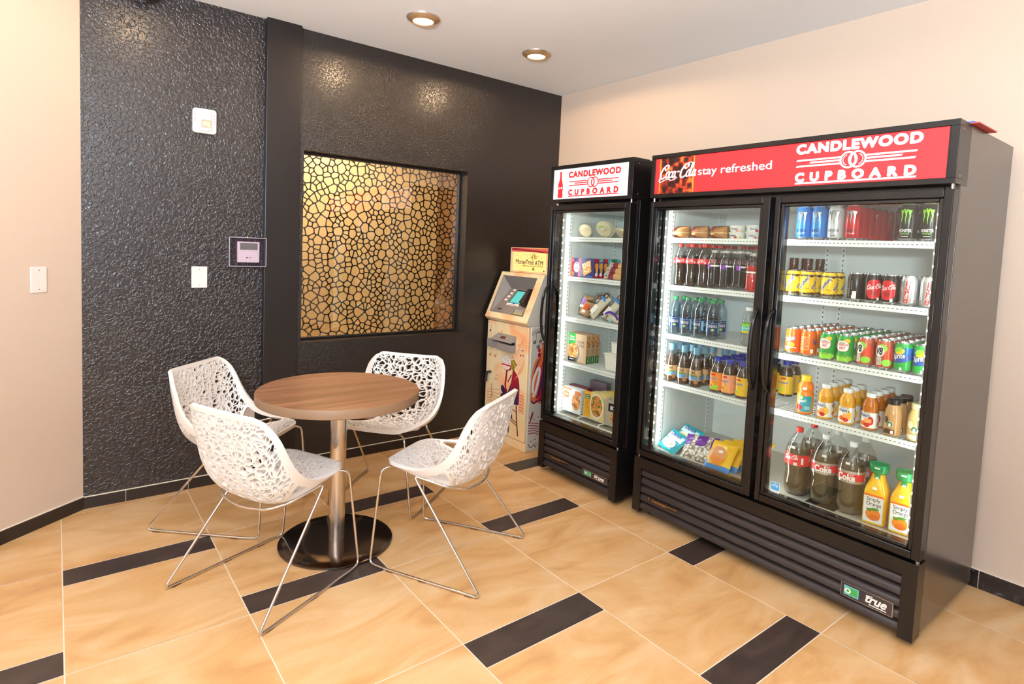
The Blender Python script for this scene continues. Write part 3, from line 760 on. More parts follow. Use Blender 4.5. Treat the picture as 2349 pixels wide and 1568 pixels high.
# side print (-y face)
b = MB(); sy = AY1 - 0.0066; s0 = lambda a, c: (a, sy, c); s1 = lambda a, c: (a, sy - .0004, c); s2 = lambda a, c: (a, sy - .0008, c)
b.put(ngon(S([(-.645, .58), (-.62, .66), (-.58, .70), (-.54, .80), (-.42, .84), (-.35, .6), (-.4, .35), (-.52, .33), (-.60, .36), (-.645, .36), (-.652, .48)])), PORA, s0)
b.put(ngon(S([(-.56, .62), (-.52, .75), (-.44, .76), (-.42, .5), (-.48, .36), (-.55, .36), (-.585, .40), (-.57, .5)])), PRED, s1)
b.put(unify(stroke(catmull([(-.635, .43), (-.63, .52), (-.595, .60), (-.575, .585), (-.585, .52), (-.605, .44), (-.632, .40)], 8), .022), .003), PWHITE, s2)
b.put(stroke(catmull([(-.60, .38), (-.575, .43), (-.55, .52), (-.535, .60), (-.52, .64)], 6), .026, 0, True), PPLUM, s2)
b.put(stroke(catmull([(-.65, .385), (-.62, .355), (-.57, .37), (-.53, .345)], 6), .014, 0, True), PPLUM, s2)
b.put(stroke(catmull([(-.63, .56), (-.60, .64), (-.57, .68)], 6), .012, 0, True), PPLUM, s2)
for k in range(5): b.put(stroke(catmull([(-.66, .215 - .02 * k), (-.60, .205 - .018 * k), (-.54, .190 - .02 * k), (-.47, .20 - .02 * k)], 5), .006), PMAR, s0)
b.put(stroke(catmull([(-.655, .21), (-.63, .25), (-.622, .285), (-.632, .27), (-.645, .22)], 6), .009), PMAR, s1)
for k in range(9): b.put(ell(-.65 + .02 * k, .255 - .01 * (k % 3) - (.17 if k % 2 else 0), .006, .005, 8), PMAR, s0)
for k in range(5): b.put(stroke([(-.662, .845 + .016 * k), (-.53, .905 + .016 * k)], .005), PGREY, s0) if k < 2 else None
note(-.635, .795, 1.3, PGREY, True, s0); note(-.60, .76, 1.4, PGREY, False, s0)
for q in [(-.588, .735, .013, PRED), (-.585, .700, .016, PRED), (-.585, .700, .008, PPLUM), (-.56, .78, .007, PRED)]: b.put(ell(q[0], q[1], q[2], q[2] * 1.2, 12), q[3], s1 if q[3] is PRED else s2)
b.put(stroke(catmull([(-.655, .06), (-.63, .03), (-.60, .045), (-.58, .02)], 6), .008), PGREY, s0); b.put(ring(-.585, .045, .008, .012, 16), PGREY, s0)
b.build('side_artwork', t, smooth=0)
# cash dispenser
b = MB(); y0, y1 = -.088, -.396
b.prism([(y0, .70), (y1, .70), (y1, .818), (y0 - .10, .818), (y0 - .06, .775), (y0, .765)], ATMG2, lambda a, c, k: (AX if k == 0 else AX - .012, a, c))
b.add([(AX - .012, y0 - .06, .775), (AX - .012, y1, .775), (AX - .012, y1, .818), (AX - .012, y0 - .10, .818), (AX - .050, y0 - .055, .768), (AX - .050, y1, .768)], [(0, 4, 5, 1), (4, 3, 2, 5), (0, 3, 4), (1, 5, 2)], ATMG2)
b.box((AX - .012, y0 - .14, .700), (AX - .045, y1, .752), ATMG2); b.box((AX - .012, y0, .705), (AX - .040, y0 - .058, .765), ATMG2)
b.box((AX - .0122, y0 - .06, .752), (AX - .014, y1, .775), PBLACK); b.add([(AX - .0500 + .0127, y0 - .16, .7857), (AX - .0500 + .0127, y1 + .09, .7857), (AX - .0245, y1 + .09, .8045), (AX - .0245, y0 - .16, .8045)], [(3, 2, 1, 0)], PBRN, Matrix.Translation((-.0008, 0, .0008)))
b.build('cash_dispenser', t, bevel=.002)
# console: sloping fascia with a recess
P1, P2 = Vector((-.566, 0, 1.272)), Vector((-.714, 0, .930))
cy0, cy1 = -.034, -.542
sl = (P1 - P2); nrm = Vector((-sl.z, 0, sl.x)).normalized()
def con(s, y, d=0.0): p = P2 + sl * s - nrm * d; return (p.x, y, p.z)
b = MB(); rt, rb_, ry0, ry1 = .925, .115, -.068, -.474
o_ = [(0, cy0), (0, cy1), (1, cy1), (1, cy0)]; i_ = [(rb_, ry0), (rb_, ry1), (rt, ry1), (rt, ry0)]
v = [con(*q) for q in o_] + [con(*q) for q in i_]
b.add(v, [(i, (i + 1) % 4, 4 + (i + 1) % 4, 4 + i) for i in range(4)], ATMC)
bl = [(-.690, .908), (-.03, .908), (-.03, 1.272)]
for y, fl in ((cy0, 0), (cy1, 1)):
    vv = [con(0, y)] + [(x, y, z) for x, z in bl] + [con(1, y)]
    b.add(vv, [(0, 1, 2, 3, 4) if not fl else (4, 3, 2, 1, 0)], ATMC if not fl else ATMS)
q0 = [con(0, cy0), (-.690, cy0, .908), (-.03, cy0, .908), (-.03, cy0, 1.272), con(1, cy0)]; q1 = [(x, cy1, z) for x, _, z in q0]
b.add(q0 + q1, [(0, 5, 6, 1), (1, 6, 7, 2), (2, 7, 8, 3), (3, 8, 9, 4)], ATMC)
b.build('console', t, smooth=0, bevel=.004)
b = MB()
def rec(s, y): # point of the inner panel: deep at the top, flush at the foot
    p = P2 + sl * s - nrm * (0.012 + 0.085 * max(0, (s - .12)) / .8); return (p.x, y, p.z)
rb2, rt2, yy0, yy1 = .13, .72, ry0 - .055, ry1 + .045
inn = [rec(rb_ + .005, ry0 - .004), rec(rb_ + .005, ry1 + .004), rec(rt2, yy1 + .0), rec(rt2, yy0)]
b.add([con(rb_, ry0), con(rb_, ry1), con(rt, ry1), con(rt, ry0)] + inn, [(0, 1, 5, 4), (1, 2, 6, 5), (2, 3, 7, 6), (3, 0, 4, 7)], ATMG)
b.add(inn, [(0, 1, 2, 3)], mat('taupe_panel', '#877a70', .5)); b.build('control_panel', t, smooth=0)
I0, I1, I2, I3 = [Vector(q) for q in inn]
pn = (I1 - I0).cross(I3 - I0).normalized()
if pn.dot(Vector((-1, -.3, .5))) < 0: pn = -pn
def pan(a, c, d=.001):  # a, c in 0..1 across and up the panel
    lo = I0.lerp(I1, a); hi = I3.lerp(I2, a); p = lo.lerp(hi, c) + pn * d; return tuple(p)
def prect(b, a0, c0, a1, c1, m, d=.001): b.add([pan(a0, c0, d), pan(a1, c0, d), pan(a1, c1, d), pan(a0, c1, d)], [(0, 1, 2, 3)], m)
b = MB(); prect(b, .30, .40, .80, .97, PBLACK, .001); prect(b, .33, .45, .76, .92, mat('teal_screen', '#58b7b4', .3, emit='#58c0bb', es=.55), .002)
prect(b, .28, .34, .68, .43, PWHITE, .002); prect(b, .46, .40, .52, .47, mat('blue_print', '#3456a8', .5), .003); prect(b, .34, .36, .62, .375, PRED, .003); b.build('screen', t, smooth=0)
for k in range(4):
    b = MB(); c = .93 - .135 * k; a = .20 - .012 * k
    b.add([pan(a - .035, c - .035, .001), pan(a + .035, c - .035, .001), pan(a + .035, c + .035, .001), pan(a - .035, c + .035, .001)] + [pan(a - .03, c - .03, .008), pan(a + .03, c - .03, .008), pan(a + .03, c + .03, .008), pan(a - .03, c + .03, .008)], [(4, 5, 6, 7), (0, 1, 5, 4), (1, 2, 6, 5), (2, 3, 7, 6), (3, 0, 4, 7)], PWHITE); b.build('button', t)
b = MB(); prect(b, .12, .06, .26, .17, ATMG2, .003); prect(b, .14, .12, .25, .17, PBLACK, .004); b.build('card_slot', t, smooth=0)
b = MB(); b.add([pan(.80, .35, .001), pan(1.0, .35, .001), pan(1.0, 1.0, .001), pan(.88, 1.0, .001), pan(.82, .38, .055), pan(.98, .38, .055), pan(.98, .9, .06), pan(.90, .9, .06)], [(4, 5, 6, 7), (0, 1, 5, 4), (1, 2, 6, 5), (2, 3, 7, 6), (3, 0, 4, 7)], mat('dark_hood', '#2a1b17', .4)); b.build('privacy_hood', t)
b = MB(); prect(b, .62, .02, .96, .26, ATMG, .002)
for i in range(4):
    for j in range(4): prect(b, .69 + .062 * i, .09 + .036 * j, .735 + .062 * i, .115 + .036 * j, mat('key_grey', '#cbbfb8', .4), .006)
prect(b, .68, .05, .94, .082, mat('yellow_key_strip', '#c9b21e', .4), .006); b.build('keypad', t, smooth=0)
# lit topper
b = MB(); b.box((-.550, -.108, 1.2725), (-.40, -.560, 1.464), ATMC); b.build('topper', t, bevel=.008)
b = MB(); LITP = mat('lit_sign_panel', '#f4d58a', .4, emit='#f6d077', es=.62)
m4 = lambda a, c: (-.5506, -a, c); m5 = lambda a, c: (-.5512, -a, c); m6 = lambda a, c: (-.5518, -a, c)
b.put(rect(.146, 1.288, .532, 1.428), LITP, m4)
b.put(rect(.125, 1.432, .558, 1.460), mat('coral_print', '#d8604e', .5), m4)
for k in range(7): b.put(stroke([(.13, 1.458 - .002 * k), (.555, 1.438 - .004 * (k % 4))], .002), PMAR, m5)
b.put(text('MoneyTree', .205, .045, .285, 1.352, bold=.012), PBLACK, m5); b.put(text('ATM', .092, .036, .452, 1.354, bold=.012), PBLACK, m5)
b.put(rect(.262, 1.326, .498, 1.331), mat('gold_print', '#b8902a', .5), m5)
for k in range(46):
    q = rn.uniform(0, 2 * PI); rr = rn.uniform(.2, 1); b.put(ell(.392 + .05 * rr * math.cos(q), 1.398 + .026 * rr * math.sin(q), .005, .0026, 6, rn.uniform(0, 3)), POLI, m5)
b.put(rect(.388, 1.335, .392, 1.375), POLI, m5); b.put(poly([(.375, 1.300), (.410, 1.300), (.396, 1.322), (.388, 1.322)]), POLI, m5)
b.put(ell(.512, 1.299, .007, .006), PPLUM, m5)
for k in range(9): b.put(ell(.16 + .04 * k, 1.415 - .012 * (k % 3), .005, .004, 8), PPEACH, m5)
b.build('sign_panel', t, smooth=0)
settle(t, (-.36, -.29, 0))

# ================================================================== COOLERS
FB = mat('black_powder_coat', '#110d0c', 0.33, spec=0.42); bump(FB, 900, 0.06, 0.001, 1)
FBG = mat('black_gloss_trim', '#0d0a0a', 0.16)
FSIDE = mat('dark_brown_steel_side', '#3a322c', 0.24, spec=0.9)
LINER = mat('white_liner', '#e2e6e4', 0.4); SHW = mat('white_shelf_wire', '#f0f2ef', 0.35); SLOT = mat('shelf_slot', '#5d625f', .6)
FLOORL = mat('aluminium_liner_floor', '#c9c2b4', 0.35, 0.3)
PANE = clear('cooler_glass', '#f3f6f3', 0.0, 1.9)
DOT = mat('led_dot', '#ffffff', .5, emit='#f4fbff', es=9)
LOU = mat('louver_black', '#2a211f', 0.38, spec=0.5)
SIGNR = mat('lit_red_sign', '#e8262c', .4, emit='#ef2b30', es=.72)
SIGNW = mat('lit_white_sign', '#eceaea', .4, emit='#f0eeee', es=.62)
SIGNL = mat('lit_white_lettering', '#f4f2f2', .4, emit='#ffffff', es=.72)
SIGNRL = mat('lit_red_lettering', '#e3242a', .4, emit='#e8282e', es=.5)
GOLDP = mat('gold_badge_print', '#c79a5a', .35, .8); BADGE = mat('badge_grey', '#4b4648', .25, .6); TEALB = mat('badge_blue', '#79c3d8', .4); GREENB = mat('badge_green', '#3e9b46', .4)
ICED = mat('iced_cola_picture', '#7a1a10', .4, emit='#8a2012', es=.35)
nt, N, L, pb = nodes(ICED); tcn = N('ShaderNodeTexCoord'); n1 = N('ShaderNodeTexVoronoi', i_Scale=34, distance='CHEBYCHEV'); L(tcn.outputs['Object'], n1.inputs['Vector'])
n2 = N('ShaderNodeTexNoise', i_Scale=16, i_Detail=2); L(tcn.outputs['Object'], n2.inputs['Vector'])
a0 = N('ShaderNodeMath', operation='ADD'); L(n1.outputs['Distance'], a0.inputs[0]); L(n2.outputs['Fac'], a0.inputs[1]); ad = N('ShaderNodeMath', operation='MULTIPLY'); ad.inputs[1].default_value = .7; L(a0.outputs[0], ad.inputs[0])
r = ramp(N, [(0.45, '#140403'), (0.62, '#3a0c08'), (0.76, '#9c2614'), (0.9, '#e06a2a')]); L(ad.outputs[0], r.inputs[0]); L(r.outputs[0], pb.inputs['Base Color']); L(r.outputs[0], pb.inputs['Emission Color'])

def brand_logo(b, f, ca, cb, w, m, bg, f2):
    """two lines of heavy capitals with linked rings and speed lines between them"""
    k = w / .477
    b.put(text('CANDLEWOOD', w, .044 * k, ca + .0 * k, cb + .061 * k, bold=.062, space=1.16), m, f)
    b.put(text('CUPBOARD', w * .965, .041 * k, ca - .006 * k, cb - .059 * k, bold=.068, space=1.9), m, f)
    b.put(poly([(ca - .235 * k, cb - .088 * k), (ca + .222 * k, cb - .088 * k), (ca + .226 * k, cb - .081 * k), (ca - .235 * k, cb - .081 * k)]), m, f)
    for y, xa, xb in ((.013, -.235, .224), (.001, -.178, .174), (-.012, -.235, .220)):
        b.put(poly([(ca + xa * k, cb + (y - .0035) * k), (ca - .05 * k, cb + (y - .0035) * k), (ca - .05 * k, cb + (y + .0035) * k), (ca + (xa + .005) * k, cb + (y + .0035) * k)]), m, f)
        b.put(poly([(ca + .042 * k, cb + (y - .0035) * k), (ca + (xb - .005) * k, cb + (y - .0035) * k), (ca + xb * k, cb + (y + .0035) * k), (ca + .042 * k, cb + (y + .0035) * k)]), m, f)
    for dx in (-.0165, .0165):
        b.put(ring(ca + (dx - .004) * k, cb, .0275 * k, .0345 * k, 36), m, f); b.put(ring(ca + (dx - .004) * k, cb, .0200 * k, .0228 * k, 30, PI * (.6 if dx < 0 else -.4), PI * (1.4 if dx < 0 else .4)), m, f)
    # lens between the rings with a flame cut in it
    lens = []
    for q in np.linspace(-.98, .98, 12): lens.append((ca - .004 * k + (.0165 - .0275 * math.cos(q)) * k, cb + .0275 * math.sin(q) * k))
    for q in np.linspace(.98, -.98, 12): lens.append((ca - .004 * k + (-.0165 + .0275 * math.cos(q)) * k, cb + .0275 * math.sin(q) * k))
    b.put(poly(lens), m, f)
    b.put(poly(catmull([(ca - .004 * k, cb + .021 * k), (ca + .002 * k, cb + .006 * k), (ca + .003 * k, cb - .008 * k), (ca - .003 * k, cb - .018 * k), (ca - .010 * k, cb - .006 * k), (ca - .008 * k, cb + .004 * k)], 4, True)), bg, f2)

def cooler(name, label, X0, Y0, Y1, bays, XB, sign, shelves, side_mat):
    """X0 door face, Y0 > Y1 outer sides, BAYS: list of (door edge, door edge, glass, glass, handle y, open side)"""
    t = thing(name, label, 'drinks cooler')
    ZT, ZH, ZB, ZF = 1.985, 1.756, .332, .028
    XC = X0 + .075                                     # front plane of the cabinet body
    b = MB()
    b.box((XC, Y0 - .002, ZF + .012), (XB, Y0 - .026, ZT - .003), side_mat); b.box((XC, Y1 + .002, ZF + .012), (XB, Y1 + .026, ZT - .003), side_mat)
    b.box((XC + .06, Y0 - .026, ZH), (XB, Y1 + .026, ZT - .003), FB); b.box((XB - .03, Y0 - .026, ZF + .012), (XB, Y1 + .026, ZH), FB)
    b.box((XC, Y0 - .026, ZF + .03), (XB - .03, Y1 + .026, ZB + .018), FB)
    b.box((XC - .004, Y0 - .020, ZB + .02), (XC + .02, Y0 - .05, ZH), FBG); b.box((XC - .004, Y1 + .020, ZB + .02), (XC + .02, Y1 + .05, ZH), FBG)
    b.box((XC - .004, Y0 - .05, ZH - .045), (XC + .02, Y1 + .05, ZH), FBG)
    if len(bays) > 1: ym = (bays[0][1] + bays[1][0]) / 2; b.box((XC - .004, ym + .018, ZB + .02), (XC + .02, ym - .018, ZH - .04), FBG)
    b.build('cabinet', t, bevel=.002)
    b = MB(); yi0, yi1 = Y0 - .050, Y1 + .050; ZI0, ZI1 = .375, 1.712
    b.box((XC, Y0 - .026, ZI0), (XB - .034, yi0, ZI1), LINER); b.box((XC, Y1 + .026, ZI0), (XB - .034, yi1, ZI1), LINER)
    b.box((XB - .050, yi0, ZI0), (XB - .034, yi1, ZI1), LINER); b.box((XC + .022, yi0, ZI1), (XB - .034, yi1, ZI1 + .02), LINER)
    b.box((XC, yi0, ZI0 - .022), (XB - .034, yi1, ZI0), FLOORL); b.build('liner', t)
    # header with its sign
    b = MB()
    b.box((X0, Y0, ZH), (XC + .06, Y1, ZH + .020), FB); b.box((X0, Y0, ZT - .022), (XC + .06, Y1, ZT), FB)
    b.box((X0, Y0, ZH + .020), (XC + .06, Y0 - .024, ZT - .022), FB); b.box((X0, Y1, ZH + .020), (XC + .06, Y1 + .026, ZT - .022), FB); b.box((X0 + .0075, Y0 - .024, ZH + .020), (XC + .06, Y1 + .026, ZT - .022), FB)
    for yy in (Y0, Y1):
        s = 1 if yy == Y0 else -1
        for zz in (ZH + .03, ZT - .03): b.lathe([(.0035, 0), (.0035, .0012), (0, .0015)], SILV, 8, Matrix.Translation((X0 + .045, yy, zz)) @ Matrix.Rotation(-s * PI / 2, 4, 'X'))
    hd = b.build('header', t, bevel=.003)
    sign(hd, X0)
    # louvred base
    b = MB(); b.box((X0, Y0, ZF), (XC, Y0 - .052, ZB), FB); b.box((X0, Y1, ZF), (XC, Y1 + .052, ZB), FB); b.box((X0, Y0 - .052, ZB - .058), (XC, Y1 + .052, ZB), FB)
    b.box((X0 + .045, Y0 - .052, ZF + .012), (XC, Y1 + .052, ZB - .058), BLACK)
    n = 5; h = (ZB - .058 - ZF - .012) / n
    for k in range(n):
        z = ZF + .012 + h * k
        prof = [(X0 + .040, z + h * .98), (X0 + .016, z + h * .86), (X0 + .006, z + h * .55), (X0 + .004, z + h * .22), (X0 + .016, z + .002), (X0 + .040, z + .001)]
        b.prism(prof, LOU, lambda a, c, q: (a, (Y0 - .052) if q == 0 else (Y1 + .052), c))
    gr = b.build('base_grille', t, smooth=50)
    for (yb, zb, wb, hb, kind) in BADGES[name]:
        b = MB(); f = front(X0 - .0005, yb, zb); f2 = front(X0 - .0016, yb, zb); f3 = front(X0 - .0024, yb, zb)
        if kind == 'true':
            b.box((X0 + .004, yb + wb / 2, zb - hb / 2), (X0 - .001, yb - wb / 2, zb + hb / 2), SILV); b.put(rect(-wb / 2 + .003, -hb / 2 + .003, wb / 2 - .003, hb / 2 - .003), BADGE, f2)
            b.put(rect(-wb * .43, -hb * .32, -wb * .14, hb * .34), TEALB, f3); b.put(rect(-wb * .40, -hb * .25, -wb * .16, hb * .27), GREENB, front(X0 - .003, yb, zb)); b.put(ring(-wb * .35, 0, hb * .10, hb * .20, 16), PWHITE, front(X0 - .0036, yb, zb))
            b.put(text('true', wb * .40, hb * .50, wb * .19, hb * .04, bold=.03, shear=.35), SIGNL if False else PWHITE, f3); b.put(poly([(-.0 * wb, hb * .22), (wb * .12, hb * .26), (wb * .12, hb * .32), (-.0 * wb, hb * .28)]), PWHITE, f3); b.put(poly([(wb * .06, -hb * .34), (wb * .38, -hb * .34), (wb * .39, -hb * .27), (wb * .07, -hb * .27)]), PWHITE, f3)
        else:
            b.put(rect(-wb / 2, -hb / 2, wb / 2, hb / 2), BLACK, f); b.put(ring(-wb * .44, .001, .005, .008, 14, .6, 5.6), GOLDP, f2); b.put(text('Central', wb * .46, hb * .62, -wb * .13, .001, bold=.02, shear=.15), GOLDP, f2); b.put(rect(wb * .12, -.001, wb * .46, .0022), GOLDP, f2); b.put(rect(-wb * .34, -hb * .42, wb * .14, -hb * .34), GOLDP, f2)
        b.build('badge', gr, smooth=0)
    # feet
    for yy in (Y0 - .06, Y1 + .06):
        for xx in (X0 + .10, XB - .08):
            b = MB(); b.lathe([(0, 0), (.022, 0), (.022, .012), (.012, .016), (.012, ZF + .045)], GREYD, 16, c=(xx, yy, 0)); b.build('foot', t)
    # shelves
    XS = XC + .052
    for z, ya, yb in shelves:
        b = MB(); b.box((XS, ya, z - .024), (XS + .004, yb, z + .003), SHW); b.box((XS + .0041, ya, z - .024), (XS + .014, yb, z - .021), SHW); b.box((XS + .0041, ya, z - .001), (XS + .012, yb, z + .002), SHW)
        nd = int((ya - yb) / .0165)
        for k in range(nd):
            yy = ya - .008 - k * .0165; b.box((XS - .0004, yy, z - .0115), (XS + .002, yy - .0085, z - .0085), SLOT)
        nb = int((ya - yb) / .0175)
        for k in range(nb + 1):
            yy = ya - .003 - (ya - yb - .006) * k / nb; b.tube([(XS + .010, yy, z - .002), (XB - .062, yy, z - .002)], .0021, SHW, 6)
        for xx in (XS + .20, XB - .10): b.tube([(xx, ya, z - .0065), (xx, yb, z - .0065)], .0026, SHW, 6)
        b.build('shelf', t)
    # slotted standards
    stds = [(yi0 - .0005, XS + .018, 's'), (yi0 - .0005, XB - .12, 's'), (yi1 + .0005, XS + .018, 'r'), (yi1 + .0005, XB - .12, 'r')]
    if len(bays) > 1: stds += [(ym + .04, XB - .052, 'b'), (ym - .04, XB - .052, 'b')]
    elif len(bays) == 1: stds += [((Y0 + Y1) / 2 - .04, XB - .052, 'b')]
    for yy, xx, kd in stds:
        b = MB()
        if kd == 'b': b.box((xx, yy + .011, ZI0 + .01), (xx + .003, yy - .011, ZI1 - .01), SHW)
        elif kd == 's': b.box((xx - .011, yy, ZI0 + .01), (xx + .011, yy - .002, ZI1 - .01), SHW)
        else: b.box((xx - .011, yy, ZI0 + .01), (xx + .011, yy + .002, ZI1 - .01), SHW)
        for k in range(52):
            z = ZI0 + .03 + k * .0251
            if kd == 'b': b.box((xx - .0004, yy + .003, z), (xx + .001, yy - .003, z + .009), SLOT)
            elif kd == 's': b.box((xx - .003, yy - .0024, z), (xx + .003, yy - .001, z + .009), SLOT)
            else: b.box((xx - .003, yy + .0024, z), (xx + .003, yy + .001, z + .009), SLOT)
        b.build('shelf_standard', t, smooth=0)
    # doors
    for i, (d0, d1, g0, g1, hy) in enumerate(bays):
        Z0, Z1, GZ0, GZ1 = .345, 1.737, .392, 1.690; XD = XC - .016
        b = MB(); b.box((X0, d0, Z0), (XD, g0 + .016, Z1), FB); b.box((X0, g1 - .016, Z0), (XD, d1, Z1), FB); b.box((X0, g0 + .016, Z0), (XD, g1 - .016, GZ0 - .016), FB); b.box((X0, g0 + .016, GZ1 + .016), (XD, g1 - .016, Z1), FB)
        # inner stepped bead
        X1 = X0 + .010
        b.box((X1, g0 + .016, GZ0 - .016), (XD, g0, GZ1 + .016), FBG); b.box((X1, g1, GZ0 - .016), (XD, g1 - .016, GZ1 + .016), FBG); b.box((X1, g0, GZ0 - .016), (XD, g1, GZ0), FBG); b.box((X1, g0, GZ1), (XD, g1, GZ1 + .016), FBG)
        dr = b.build('door', t, bevel=.003)
        b = MB(); b.box((X0 + .022, g0 - .0005, GZ0 + .0005), (X0 + .028, g1 + .0005, GZ1 - .0005), PANE); b.build('glass_pane', dr, smooth=0)
        b = MB(); hp = [(X0 + .004, hy, 1.222), (X0 - .014, hy, 1.205), (X0 - .034, hy, 1.165), (X0 - .045, hy, 1.10), (X0 - .048, hy, 1.04), (X0 - .045, hy, .975), (X0 - .034, hy, .915), (X0 - .014, hy, .872), (X0 + .004, hy, .855)]
        b.tube(catmull(hp, 4), .0098, FBG, 10, flat=1.0); b.build('handle', dr)
        yh = d0 - .008 if abs(hy - d1) < abs(hy - d0) else d1 + .012
        b = MB(); b.lathe([(0, Z1), (.007, Z1), (.007, ZH), (0, ZH)], SILV, 12, c=(X0 + .022, yh, 0)); b.build('hinge', dr)
        b = MB(); b.lathe([(0, ZB), (.008, ZB), (.008, Z0), (0, Z0)], SILV, 12, c=(X0 + .022, yh, 0)); b.build('hinge', dr)
    # strips of light behind the door edge
    for ys, dirv, pw in LEDS[name]:
        b = MB(); b.box((XC + .0005, ys, ZI0 + .02), (XC + .012, ys - .012, ZI1 - .02), LINER)
        for k in range(26): b.lathe([(.0052, 0), (.0045, -.002), (0, -.003)], DOT, 8, Matrix.Translation((XC + .0003, ys - .006, ZI0 + .05 + k * .049)) @ Matrix.Rotation(PI / 2, 4, 'Y'))
        b.build('led_strip', t)
        d = bpy.data.lights.new('cooler_led', 'AREA'); d.shape = 'RECTANGLE'; d.size = .016; d.size_y = 1.28; d.energy = pw; d.color = (.93, .98, 1.0)
        o = bpy.data.objects.new('cooler_led', d); COL.objects.link(o); o.location = (XC + .016, ys - .014, 1.045)
        zx = -Vector(dirv).normalized(); yx = Vector((0, 0, 1)); xx_ = yx.cross(zx).normalized(); o.rotation_euler = Matrix((xx_, yx, zx)).transposed().to_euler(); o.parent = t
    return t

BADGES = {'double_door_cooler': [(-1.818, .125, .200, .020, 'central'), (-2.818, .121, .192, .058, 'true')], 'single_door_cooler': [(-1.022, .128, .190, .018, 'central'), (-1.345, .126, .200, .034, 'true')]}
LEDS = {'double_door_cooler': [(-1.6655, (1, -.75, 0), 5), (-2.290, (1, .6, 0), 2.2), (-2.318, (1, -.6, 0), 4.0), (-2.915, (1, .75, 0), 2.2)], 'single_door_cooler': [(-.8785, (1, -.75, 0), 2.4), (-1.448, (1, .75, 0), 2.2)]}
def sign_big(hd, X0):
    b = MB(); f = lambda a, c: (X0 + .0062, -a, c); f1 = lambda a, c: (X0 + .0055, -a, c); f2 = lambda a, c: (X0 + .0048, -a, c); f3 = lambda a, c: (X0 + .0041, -a, c)
    b.put(rect(1.636, 1.778, 2.952, 1.962), SIGNR, f)
    b.put(rect(1.664, 1.778, 1.880, 1.962), mat('amber_glass_picture', '#c08a2a', .4, emit='#c98e2c', es=.3), f1); b.put(rect(1.672, 1.778, 1.872, 1.962), ICED, f2)
    b.put(script_logo(.232, 1.777, 1.884), SIGNL, f3)
    b.put(text('stay refreshed', .386, .052, 2.095, 1.874, bold=.008), SIGNL, f1)
    brand_logo(b, f1, 2.634, 1.873, .477, SIGNL, SIGNR, f2)
    b.build('sign', hd, smooth=0)
def sign_small(hd, X0):
    b = MB(); f = lambda a, c: (X0 + .0062, -a, c); f1 = lambda a, c: (X0 + .0055, -a, c); f2 = lambda a, c: (X0 + .0048, -a, c)
    b.put(rect(.836, 1.776, 1.470, 1.961), SIGNW, f)
    prof = [(.008, .165), (.0085, .150), (.0075, .140), (.010, .115), (.019, .090), (.0235, .070), (.0225, .050), (.0205, .035), (.0235, .015), (.0215, 0)]
    pts = [(.915 + r_, 1.784 + z) for r_, z in prof] + [(.915 - r_, 1.784 + z) for r_, z in prof[::-1]]
    b.put(ngon(pts), SIGNRL, f1); b.put(script_logo(.040, .915, 1.846), SIGNW, f2)
    brand_logo(b, f1, 1.201, 1.868, .430, SIGNRL, SIGNW, f2)
    b.build('sign', hd, smooth=0)
SH_B = [(z, ya, yb) for z in (1.547, 1.288, 1.018, .752) for ya, yb in ((-1.664, -2.285), (-2.320, -2.931))]
cb = cooler('double_door_cooler', 'large black double-door glass drinks cooler with a lit red header sign', -.773, -1.612, -2.984, [(-1.619, -2.297, -1.655, -2.245, -2.274), (-2.320, -2.984, -2.359, -2.938, -2.342)], -.06, sign_big, SH_B, FSIDE)
SH_S = [(z, -.878, -1.460) for z in (1.540, 1.285, 1.020, .724)]
cs = cooler('single_door_cooler', 'black single-door glass cooler with a lit white header sign', -.802, -.827, -1.511, [(-.832, -1.503, -.868, -1.452, -.850)], -.10, sign_small, SH_S, FB)
# wire rack on the floor of the small cooler
b = MB(); zr = .402
for k in range(9): b.tube([(-.655 + k * .055, -.885, zr), (-.655 + k * .055, -1.45, zr)], .0022, SHW, 6)
for k in range(4):
    yy = -.895 - k * .182; b.tube(catmull([(-.17, yy, zr - .004), (-.655, yy, zr - .004), (-.69, yy, zr - .004), (-.70, yy, zr - .012), (-.70, yy, .380)], 4), .0034, SHW, 8)
b.tube([(-.703, -.885, .382), (-.703, -1.45, .382)], .0042, SHW, 8); b.build('floor_rack', cs)
# energy sticker inside the right-hand door and its hanging tag wire
dR = [o for o in cb.children if o.name.startswith('door')][1]
b = MB(); f = lambda a, c: (-.7516, -a, c); f1 = lambda a, c: (-.7520, -a, c)
b.put(rect(2.385, .402, 2.427, .450), PWHITE, f); b.put(rect(2.387, .413, 2.425, .448), mat('sticker_blue', '#3fa3d8', .4), f1); f = lambda a, c: (-.7524, -a, c)
b.put(ring(2.406, .428, .012, .014, 18, .2, 3.0), PWHITE, f); b.put(text('energy', .026, .009, 2.406, .431, shear=.3), PWHITE, f); b.put(text('ENERGY STAR', .032, .004, 2.406, .4065), mat('sticker_blue', '#3fa3d8'), f1)
b.build('sticker', dR, smooth=0)
settle(cb, (-.42, -2.298, 0)); settle(cs, (-.45, -1.169, 0))
# thin red folder lying on the large cooler
t = thing('folder', 'red and blue folder lying on top of the large cooler at its open side', 'folder')
b = MB(); b.box((-.645, -2.80, 1.9855), (-.415, -3.005, 1.990), mat('red_board', '#b5372c', .5)); b.build('board', t)
b = MB(); b.prism([(-2.82, 1.9905), (-2.99, 1.9905), (-2.985, 1.999), (-2.90, 1.993)], mat('blue_sheet', '#2f6fd0', .5), lambda a, c, k: (-.63 if k == 0 else -.44, a, c)); b.build('sheet', t); settle(t, (-.53, -2.90, 1.9855))

